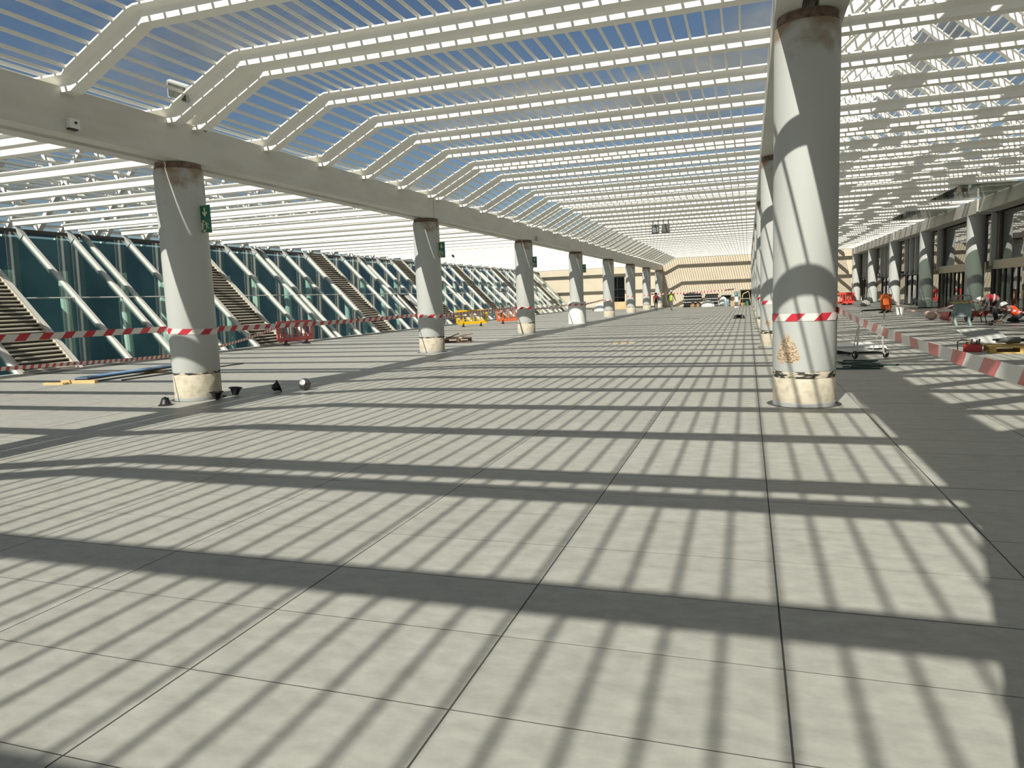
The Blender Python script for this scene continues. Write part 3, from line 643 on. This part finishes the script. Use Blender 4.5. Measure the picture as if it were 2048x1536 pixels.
MB().tube([(-.30, .02, .16), (.30, .02, .16)], .012).tube([(-.24, .9, .13), (.24, .9, .13)], .014).tube([(-.27, .02, .36), (.27, .02, .36)], .009).build('cross_bar', CH, e)
for i in range(9): MB().tube([(-.22+i*.055, .02, .145), (-.2+i*.05, .9, .135)], .005, 6).build('basket_wire', CH, e)
MB().lathe([(.02, -.014), (.05, -.016), (.055, 0), (.05, .016), (.02, .014)], 14, (0, .86, .055), (1, 0, 0)).build('front_wheel', BLACKP, e)
for i in range(3):
    o = MB().box(-.52, .52, -.60, .60, 0, .018).build('board', rmat('pale_board', (.68, .71, .70), rough=.35, col2=(.76, .76, .72), scale=3), None, (2.36-.02*i, 18.15+.015*i, .115+i*.019)); o.rotation_euler = (0, 0, .10+.01*i)
    tag(o, ('pale grey board, lowest of the three stacked beyond the luggage trolley', 'pale grey board, middle of the three stacked beyond the luggage trolley', 'pale grey board, topmost of the three stacked beyond the luggage trolley')[i], 'board', 'boards stacked beyond the trolley')
tag(MB().box(-.50, .50, -.58, .58, 0, .114).build('crate', BLACKP, None, (2.36, 18.15, 0)), 'flat black crate under the three pale boards beyond the luggage trolley', 'crate'); C.objects[-1].rotation_euler = (0, 0, .1)
random.seed(21)
for i in range(12):
    x, y = 1.62+random.random()*.5, 14.25+i*.10
    l_ = random.uniform(.5, .85); a = math.radians(random.uniform(-22, 16)); z = .015+.02*(i % 3)
    o = MB().bar((-l_/2, 0, 0), (l_/2, 0, 0), .05, .022).build('green_strip', rmat('dark_green_strip', (.012, .045, .032), rough=.45), None, (x+.2, y, z)); o.rotation_euler = (0, 0, a)
    tag(o, 'dark green plastic strip in the loose heap behind the nearest right column', 'strip', 'green strips heaped on the floor')
# ---- exit signs on the left columns
SG = rmat('sign_green', (.015, .13, .085), rough=.4); SC = rmat('sign_cream', (.66, .66, .42), rough=.5)
def exit_sign(k, label):
    e = empty('exit_sign', (LX+.475, cy(k)-.0, 2.82)); tag(e, label, 'exit sign', 'exit signs on the left columns')
    MB().box(-.10, .10, -.012, .012, 0, .225).build('lower_panel', SG, e); MB().box(-.10, .10, -.012, .012, .225, .45).build('upper_panel', SG, e)
    MB().box(-.105, -.098, -.016, .016, -.004, .454).box(-.105, .10, -.016, .016, -.006, .002).box(-.105, .10, -.016, .016, .448, .456).build('edge_trim', SC, e)
    MB().box(-.16, -.09, -.03, .03, .1, .36).build('bracket', GREYF, e)
    f = -.0125
    MB().add([(x, f-.001, z) for x, z in ((-.012, .41), (.012, .41), (.012, .315), (.035, .35), (.05, .335), (0, .26), (-.05, .335), (-.035, .35), (-.012, .315))], [(0, 1, 2, 8), (2, 3, 4, 5), (8, 2, 5), (8, 5, 6, 7)]).build('arrow', SC, e)
    p = MB()
    for a, b in (((-.062, .025), (-.062, .195)), ((-.075, .19), (-.02, .19)), ((-.075, .03), (-.01, .03))): p.bar((a[0], f-.0008, a[1]), (b[0], f-.0008, b[1]), .001, .03, (1, 0, 0) if a[0] == b[0] else (0, 0, 1))
    p.build('door_symbol', SC, e)
    p = MB().lathe([(.014, 0), (.014, .0015)], 12, (.01, f, .165), (0, -1, 0))
    for a, b, t_ in (((.012, .15), (.028, .10), .022), ((.012, .148), (-.022, .135), .009), ((-.022, .135), (-.035, .115), .008), ((.016, .146), (.052, .15), .009), ((.052, .15), (.062, .125), .008), ((.028, .10), (.005, .07), .011), ((.005, .07), (.01, .035), .009), ((.028, .10), (.055, .072), .011), ((.055, .072), (.08, .075), .009)):
        p.bar((a[0], f-.0008, a[1]), (b[0], f-.0008, b[1]), .0016, t_, (b[1]-a[1], 0, a[0]-b[0]))
    p.build('running_figure', SC, e)
for k in range(4): exit_sign(k, f'green running man exit sign on the {ORD[k]} column of the left row')
# ---- small fixtures of the roof
e = empty('junction_box', (-8.79, 7.75, 4.055)); tag(e, 'small white sensor box on the left girder near the picture edge', 'sensor box')
MB().box(0, .07, -.075, .075, 0, .13).build('case', WP, e); MB().cyl((.07, .01, .075), (.085, .01, .075), .018, n=12).build('lens', BLACKP, e); MB().box(0, .05, -.08, .06, -.02, 0).build('lower_lip', DARKM, e)
e = empty('junction_box', (-8.79, 30.5, 3.98)); tag(e, 'grey junction box on the left girder above the third column', 'junction box')
MB().box(0, .08, -.13, .13, 0, .20).build('case', GREYF, e); MB().box(.08, .09, -.11, .11, .02, .18).build('lid', BEAMM, e)
e = empty('drain_pipe', (-8.79, 10.17, 4.58)); tag(e, 'short white drain pipe end beside the paired crossbeams over the left girder', 'pipe')
MB().lathe([(.065, 0), (.065, .22), (.052, .22), (.052, .01)], 20, (-.05, 0, -.03), (1, 0, -.1), False).build('pipe_end', WP, e, smooth=True); MB().tube([(0, -.09, -.02), (.07, -.20, -.04), (.10, -.10, -.01), (0, -.09, -.02)], .008, 6).build('wire_clip', rmat('rust_wire', (.22, .13, .08), rough=.8), e)
e = empty('floodlight', (-8.42, 9.42, 4.93)); e.rotation_euler = (.5, .35, .2); tag(e, 'square floodlight above the slats where the left paired crossbeams rise', 'floodlight')
MB().box(-.17, .17, -.05, .03, -.13, .13).build('housing', GS, e); MB().box(-.145, .145, -.062, -.05, -.105, .105).build('lens', rmat('lamp_glass', (.10, .105, .09), rough=.15), e); MB().tube([(-.19, 0, 0), (-.19, .12, 0), (.19, .12, 0), (.19, 0, 0)], .014).build('bracket', DARKM, e)
for i, (x, rz) in enumerate(((-4.42, .12), (-3.92, -.08))):
    e = empty('floodlight', (x, 37.1, 4.52)); e.rotation_euler = (-.15, 0, rz); tag(e, ('black floodlight hanging mid hall, its grey glass showing, left of the pair', 'black floodlight hanging mid hall, all dark, right of the pair')[i], 'floodlight')
    MB().box(-.19, .19, -.07, .07, .0, .44).build('housing', BLACKP, e); MB().box(-.15, .15, -.085, -.07, .03, .28).build('lens', rmat('lamp_glass_grey', (.16, .18, .18), rough=.15) if i == 0 else DARKM, e)
    MB().tube([(-.13, 0, .40), (-.13, 0, .66)], .018).tube([(.13, 0, .40), (.13, 0, .66)], .018).build('bracket', BLACKP, e)
e = empty('hanging_lamp', (-14.76, 35.3, 3.88)); tag(e, 'small dark lamp hung on wires below the left bay crossbeams', 'lamp')
MB().lathe([(.08, -.04), (.10, 0), (.05, .05)], 12, (0, 0, 0), (.8, 0, .6)).build('shade', DARKM, e); MB().tube([(-.05, 0, .03), (-.05, 0, .66)], .006, 5).tube([(.06, 0, .03), (.06, 0, .66)], .006, 5).build('wire', GREYF, e)
MB().tube([(.02, -3.4, 5.1), (.14, 1.6, 5.09), (.27, 6.4, 5.12)], .018).build("conduit", GREYF, rbeam)
# white sleeve round the fourth left column
o = MB().lathe([(.505, 0), (.505, 1.22), (.48, 1.22), (.40, 1.20), (.40, 0)], 40, caps=False).build('column_sleeve', WP, None, (LX, cy(3), 0), True); tag(o, 'white sleeve wrapped round the foot of the fourth left column', 'sleeve')
# ---- materials stored at the far end
BS = rmat('dark_bundle', (.022, .022, .024), rough=.5); PSB = rmat('pale_edge', (.40, .40, .37), rough=.6)
NTH = ['lowest', 'second', 'third', 'fourth', 'fifth', 'sixth', 'seventh', 'eighth', 'ninth', 'tenth', 'eleventh', 'twelfth', 'thirteenth', 'topmost']
random.seed(3)
for i, (x0, x1, n, y) in enumerate(((-6.2, -4.45, 14, 74.6), (-4.1, -2.85, 12, 75.0), (-2.5, -1.55, 11, 75.4))):
    z = .003
    for q in range(n):
        t_ = .115 if q % 3 != 1 else .075; a = random.uniform(-.12, .12); b = random.uniform(-.12, .12)
        o = MB().box(x0+a, x1+a, y+b, y+.8+b, z, z+t_).build('scaffold_board', BS if q % 3 != 1 else PSB, None); z += t_+.0015
        tag(o, f'{"dark" if q % 3 != 1 else "pale"} board, {NTH[q] if q < n-1 else "topmost"} of the {("tallest far stack", "middle far stack", "far stack nearest the right columns")[i]}', 'board', ('boards of the tallest far stack', 'boards of the middle far stack', 'boards of the third far stack')[i])
def heap(name, x, y, sx, sy, sz, m_, label, cat):
    o = MB().lathe([(.5, 0), (.55, .2), (.46, .55), (.28, .85), (.05, 1)], 12).build(name, m_, None, (x, y, 0), True); o.scale = (sx, sy, sz); tag(o, label, cat); return o
heap('white_sack', -3.75, 73.7, 1.3, .7, .62, WP, 'white plastic sack slumped before the middle far stack', 'sack')
heap('white_sack', -2.3, 74.2, .9, .7, .95, WP, 'white wrapped bundle heaped at the end of the far stacks', 'sack')
heap('brown_sack', -5.2, 73.6, .5, .5, .55, rmat('brown_sack', (.30, .20, .11), rough=.9), 'brown sack before the tallest far stack, left one', 'sack')
heap('brown_sack', -4.7, 73.6, .4, .5, .6, rmat('brown_sack', (.30, .20, .11)), 'brown sack before the tallest far stack, right one', 'sack')
heap('white_sack', -13.7, 69.4, 1.3, .7, .75, WP, 'white sack by the fifth left column near the end wall', 'sack')
e = empty('drum', (-1.95, 72.8, 0)); tag(e, 'blue grey plastic drum standing before the far stacks', 'drum')
MB().lathe([(.24, 0), (.27, .1), (.27, .55), (.24, .62)], 20).build('barrel', rmat('drum_blue', (.26, .34, .38), rough=.5), e, smooth=True); MB().lathe([(.25, .60), (.25, .65)], 20).build('lid', WP, e)
e = empty('box', (-1.35, 73.4, 0)); tag(e, 'tan cardboard box beside the blue grey drum', 'box')
MB().box(-.25, .25, -.2, .2, 0, .62).build('carton', rmat('cardboard', (.50, .37, .21), rough=.9), e); MB().box(-.25, -.02, -.2, .2, .62, .635).box(.02, .25, -.2, .2, .62, .635).build('flap', MATS['cardboard'], e)
e = empty('sign_stand', (-.92, 64.4, 0)); tag(e, 'white information stand with teal top panel near the far right columns', 'sign')
MB().box(-.16, .16, -.08, .08, 0, 1.0).build('pedestal', WP, e); MB().box(-.16, .16, -.09, .09, .98, 1.40).build('top_panel', rmat('teal_panel', (.05, .16, .19), rough=.4), e); MB().box(-.20, .20, -.14, .14, 0, .03).build('base', WP, e)
for i, z in enumerate((1.30, 1.22, 1.14)): MB().box(-.11, .11-.04*i, -.094, -.09, z, z+.025).build('text_bar', WP, e)
e = empty('steel_frame', (-.08, 71.9, 0)); tag(e, 'cream yellow tubular frame standing by the far right columns', 'frame')
YF = rmat('cream_yellow', (.70, .62, .36), rough=.5)
MB().tube([(-.38, 0, 0), (-.40, 0, .95), (-.34, 0, 1.15), (.14, 0, 1.36), (.18, 0, 1.3), (.40, 0, .02)], .035).build('arch', YF, e); MB().tube([(-.60, .2, 0), (-.58, .2, 1.5)], .03).build('post', YF, e); MB().tube([(-.58, .2, .7), (.3, .1, .7)], .02).tube([(-.38, 0, .03), (.4, 0, .03)], .03).build('cross_bar', YF, e)
e = empty('cabinet', (-.05, 73.2, 0)); tag(e, 'dark open frame cabinet behind the cream yellow frame', 'cabinet')
MB().box(-.7, .7, 0, .5, 1.40, 1.55).box(-.7, -.62, 0, .5, 0, 1.4).box(.62, .7, 0, .5, 0, 1.4).build('carcass', BROWNM, e); MB().box(-.62, .62, .45, .5, 0, 1.4).build('back', DARKM, e)
for i in range(3): MB().box(-.55+i*.38, -.25+i*.38, .1, .42, 0, .3+.12*((i*2) % 3)).build('bin', (WOOD, rmat('green_bin', (.05, .15, .10)), DARKM)[i], e)
# low stone bench and timber stack by the end wall on the left
e = empty('stone_bench', (-15.6, 71.5, 0)); tag(e, 'low grey stone bench by the end wall past the white sleeved column', 'bench')
MB().box(-1.2, 1.2, -.25, .25, .36, .5).build('seat', rmat('bench_stone', (.45, .43, .36), rough=.9), e); MB().box(-1.0, -.7, -.2, .2, 0, .36).build('leg', MATS['bench_stone'], e); MB().box(.7, 1.0, -.2, .2, 0, .36).build('leg', MATS['bench_stone'], e)
for q in range(5):
    o = MB().box(-.95, .95, -.3, .3, 0, .15).build('timber', rmat('stack_wood', (.62, .46, .26), rough=.8, col2=(.52, .37, .2), scale=5), None, (-12.9+.04*(q % 2), 76.2, q*.155)); tag(o, f'pale timber slab, {("lowest", "second", "third", "fourth", "topmost")[q]} of the stack between the fifth and sixth left columns', 'timber', 'timber slabs by the end wall')
# ================================================================ people
SKIN = rmat('skin', (.36, .22, .15), rough=.6)
def person(loc, rz, J, cloth, label, vest=None, helmet=None, hair=None, vlen=0.):
    """one continuous skinned body; J maps joint -> (x, y, z); left limbs mirror the right unless given"""
    e = empty('person', loc, rz); tag(e, label, 'person')
    J = {k: Vector(v) for k, v in J.items()}
    RAD = dict(pelvis=.125, waist=.12, chest=.145, necklow=.075, neck=.052, jaw=.07, head=.088, crown=.055, shoulder=.062, elbow=.043, wrist=.03, palm=.032, hip=.088, knee=.06, ankle=.043, toe=.036)
    vs, rad, part, ed, idx = [], [], [], [], {}
    def v(key, p, r, pt):
        idx[key] = len(vs); vs.append(p); rad.append(r); part.append(pt); return idx[key]
    for k in ('pelvis', 'waist', 'chest', 'necklow', 'neck', 'jaw', 'head', 'crown'): v(k, J[k], RAD[k], 0)
    for a, b in zip(('pelvis', 'waist', 'chest', 'necklow', 'neck', 'jaw', 'head'), ('waist', 'chest', 'necklow', 'neck', 'jaw', 'head', 'crown')): ed.append((idx[a], idx[b]))
    for s_, tg in ((1, '_r'), (-1, '_l')):
        def g(k):
            if k+tg in J: return J[k+tg]
            q = J[k].copy(); q.x *= s_; return q
        prev = idx['necklow']
        for k in ('shoulder', 'elbow', 'wrist', 'palm'):
            n = v(k+tg, g(k), RAD[k], 0); ed.append((prev, n)); prev = n
        d = (g('palm')-g('wrist')).normalized(); sd = d.cross(Vector((0, 1, .2))).normalized()
        for fi, (o_, ln) in enumerate(((-.026, .066), (-.009, .076), (.009, .071), (.025, .055))):
            p0 = g('palm')+d*.035+sd*o_; p1 = p0+d*ln*.5; p2 = p1+(d*.7+Vector((0, .5, 0))).normalized()*ln*.5
            a = v(f'f{fi}a'+tg, p0, .0095, 0); b = v(f'f{fi}b'+tg, p1, .009, 0); c = v(f'f{fi}c'+tg, p2, .008, 0)
            ed += [(prev, a), (a, b), (b, c)]
        a = v('tha'+tg, g('wrist').lerp(g('palm'), .7)+Vector((-s_*.01, .032, 0)), .011, 0); b = v('thb'+tg, g('palm')+d*.03+Vector((-s_*.01, .05, 0)), .0095, 0); ed += [(idx['wrist'+tg], a), (a, b)]
        prev = idx['pelvis']
        for k in ('hip', 'knee', 'ankle', 'toe'):
            n = v(k+tg, g(k), RAD[k], 0); ed.append((prev, n)); prev = n
    def skin(verts, edges, radii, root, name):
        me = bpy.data.meshes.new(name); me.from_pydata([tuple(p) for p in verts], edges, [])
        o = link(name, me); o.modifiers.new('s', 'SKIN'); sv = me.skin_vertices[0].data
        for i, r in enumerate(radii): sv[i].radius = (r, r); sv[i].use_root = (i == root)
        sb = o.modifiers.new('u', 'SUBSURF'); sb.levels = 1; sb.render_levels = 1
        dg = bpy.context.evaluated_depsgraph_get(); out = bpy.data.meshes.new_from_object(o.evaluated_get(dg)); bpy.data.objects.remove(o); out.name = name
        out.polygons.foreach_set('use_smooth', [True]*len(out.polygons)); return out
    me = skin(vs, ed, rad, 0, 'body')
    shirt, trousers, shoes = cloth
    me.materials.clear()
    for m_ in (SKIN, shirt, trousers, shoes): me.materials.append(m_)
    inv = {n: k for k, n in idx.items()}
    def region(a, b):
        n = {inv[a].split('_')[0], inv[b].split('_')[0]}
        if 'toe' in n: return 3
        if n & {'hip', 'knee', 'ankle'}: return 2
        if n & {'neck', 'jaw', 'head', 'crown'} or n & {'palm', 'wrist'} and not n & {'elbow'} or any(q[0] in 'ft' for q in n): return 0
        return 1
    for p in me.polygons:
        best, bd = 1, 9
        for a, b in ed:
            A, B = vs[a], vs[b]; t_ = max(0, min(1, (p.center-A).dot(B-A)/max((B-A).length_squared, 1e-9))); d_ = (A.lerp(B, t_)-p.center).length-(rad[a]*(1-t_)+rad[b]*t_)
            if d_ < bd: bd, best = d_, region(a, b)
        p.material_index = best
    link('body', me, e)
    hd, ax = J['head'], (J['crown']-J['jaw']).normalized()
    fw = Vector((0, 1, 0))-ax*ax.y
    if fw.length < .35: fw = Vector((0, 0, -1))-ax*(-ax.z)
    fw.normalize(); rt = fw.cross(ax)
    fm = MB().lathe([(.004, .028), (.016, .0), (.012, -.016)], 8, hd+fw*.085-ax*.02, fw)
    for s_ in (-1, 1): fm.lathe([(.006, -.03), (.02, -.01), (.018, .02), (.006, .03)], 8, hd+rt*s_*.092-ax*.02, ax)
    fm.build('nose_and_ears', SKIN, e)
    for s_ in (-1, 1): MB().lathe([(.003, 0), (.011, .004), (.003, .01)], 8, hd+fw*.078+rt*s_*.033+ax*.01, fw).build('eye', DARKM, e)
    MB().bar(hd+fw*.078-ax*.055-rt*.022, hd+fw*.078-ax*.055+rt*.022, .01, .008).build('mouth', rmat('lip', (.28, .10, .08)), e)
    dome = [(.115*math.cos(t*PI/2/6), .105*math.sin(t*PI/2/6)) for t in range(6)]+[(.006, .105)]
    if helmet:
        MB().lathe([(.15, -.012), (.15, .0)]+dome, 20, hd+ax*.015, ax).build('helmet', helmet, e, smooth=True)
    if hair:
        MB().lathe([(.098, -.05), (.104, .0)]+[(r*.92, z*.95) for r, z in dome], 16, hd-fw*.012, ax).build('hair', hair, e, smooth=True)
    if vest:
        vm, band = vest
        up = (J['necklow']-J['chest'])
        pts = [J['pelvis'].lerp(J['waist'], .1-vlen), J['waist'], J['chest'], J['necklow']-up*.25]+[J[k+t_] if k+t_ in J else Vector((J[k].x*s_, J[k].y, J[k].z)) for k, t_, s_ in (('shoulder', '_r', 1), ('shoulder', '_l', -1))]
        link('vest', _mat(skin(pts, [(0, 1), (1, 2), (2, 3), (3, 4), (3, 5)], [.145, .142, .168, .10, .078, .078], 0, 'vest'), vm), e)
        if band:
            c = J['waist'].lerp(J['chest'], .35); d = (J['chest']-J['waist']).normalized()
            MB().lathe([(.160, -.025), (.160, .025)], 20, c, d, False).build('reflective_band', band, e)
    return e
def _mat(me, m_):
    me.materials.clear(); me.materials.append(m_); return me
DARKC = rmat('dark_cloth', (.025, .025, .03), rough=.9); GREYC = rmat('grey_cloth', (.16, .16, .15), rough=.9); BOOT = rmat('boot', (.04, .035, .03), rough=.7)
REDC = rmat('red_cloth', (.36, .02, .035), rough=.8); LIME = rmat('lime_cloth', (.50, .80, .04), rough=.7); ORAN = rmat('orange_cloth', (.95, .10, .02), rough=.7)
SILV = rmat('reflective_grey', (.62, .64, .58), rough=.4); HELM = rmat('helmet_white', (.80, .80, .76), rough=.35)
BASE = dict(pelvis=(0, 0, .92), waist=(0, .01, 1.08), chest=(0, .01, 1.27), necklow=(0, 0, 1.40), neck=(0, .01, 1.47), jaw=(0, .025, 1.53), head=(0, .02, 1.60), crown=(0, .01, 1.68),
            shoulder=(.18, 0, 1.37), elbow=(.235, -.03, 1.10), wrist=(.23, .06, .87), palm=(.225, .09, .80), hip=(.09, 0, .87), knee=(.10, .03, .48), ankle=(.10, -.02, .08), toe=(.12, .12, .04))
J1 = dict(BASE); J1.update(knee_r=(.10, .10, .50), ankle_r=(.10, .20, .09), toe_r=(.11, .34, .05), knee_l=(-.10, -.02, .47), ankle_l=(-.10, -.22, .12), toe_l=(-.11, -.12, .04), wrist_r=(.25, .12, .90), palm_r=(.25, .17, .84))
o = person((-7.52, 62.7, 0), .25, J1, (DARKC, DARKC, BOOT), 'person in a dark red vest walking away beside the far left columns', (REDC, None), None, rmat('hair_black', (.015, .012, .01), rough=.8)); o.scale = (.93, .93, .93)
J2 = dict(BASE); J2.update(knee_l=(-.10, .10, .50), ankle_l=(-.10, .18, .09), toe_l=(-.11, .32, .05), knee_r=(.10, -.02, .47), ankle_r=(.10, -.2, .12), toe_r=(.11, -.1, .04), elbow=(.28, -.06, 1.12), wrist=(.33, .05, .92), palm=(.33, .1, .86))
person((-6.22, 62.7, 0), -.2, J2, (DARKC, GREYC, BOOT), 'person in a lime yellow vest and white helmet walking away', (LIME, SILV), HELM, None, .9)
J3 = dict(pelvis=(0, -.17, .80), waist=(0, -.03, .88), chest=(0, .15, .90), necklow=(0, .28, .88), neck=(0, .34, .86), jaw=(0, .40, .82), head=(0, .45, .82), crown=(0, .52, .84),
          shoulder=(.17, .25, .87), elbow=(.21, .28, .62), wrist=(.18, .36, .45), palm=(.17, .40, .40), hip=(.09, -.17, .77), knee=(.10, -.02, .44), ankle=(.10, -.10, .08), toe=(.12, .04, .04))
person((8.36, 29.75, 0), PI/2, J3, (GREYC, DARKC, BOOT), 'person in a red vest and white helmet stooping over the wheelbarrow', (REDC, SILV), HELM)
J4 = dict(pelvis=(0, -.20, .26), waist=(0, -.08, .36), chest=(0, .06, .48), necklow=(0, .16, .56), neck=(0, .21, .60), jaw=(0, .27, .60), head=(0, .30, .64), crown=(0, .32, .71),
          shoulder=(.17, .13, .53), elbow=(.21, .28, .30), wrist=(.16, .40, .12), palm=(.15, .46, .09), hip=(.10, -.18, .24), knee=(.13, .14, .08), ankle=(.12, -.30, .07), toe=(.12, -.42, .05))
person((8.86, 29.4, 0), PI/2, J4, (GREYC, DARKC, BOOT), 'person in a bright orange vest and pale helmet kneeling on the floor', (ORAN, None), rmat('helmet_grey', (.55, .56, .55), rough=.4))
for i, (x, y) in enumerate(((8.3, 28.9), (7.75, 28.0))):
    o = MB().lathe([(.05, 0), (.09, .03), (.08, .09), (.03, .12)], 10).build('stone_lump', rmat('brown_lump', (.16, .12, .09), rough=.9), None, (x, y, 0), True); o.scale = (1.5, 1, .9); tag(o, ('brown lump of debris before the kneeling worker', 'brown lump of debris between the worker and the grey green barrier')[i], 'debris')
# white gable frames of the neighbouring roof seen through the left bay
r2 = struct('roof', 'white gabled lattice roof of the lower hall beyond the left bay', 'roof')
g_me = MB().sweep([(0, 0), (0, .3), (.3, .3), (.3, 0)], [(-29, 6.2), (-33, 10.5), (-37, 6.2), (-41, 10.5), (-45, 6.2)]).mesh('rafter', WHITE)
for i in range(34): link('rafter', g_me, r2, (0, 4+i*3.68, 0))
ps_me = MB().box(-.05, .05, -2, 130, 0, .1).mesh('slat', SLATM)
for i in range(1, 40):
    q = i/40*4; sgm = int(q); fr_ = q-sgm
    link('slat', ps_me, r2, (-29-4*q, 0, (6.2+4.3*fr_ if sgm % 2 == 0 else 10.5-4.3*fr_)+.3))
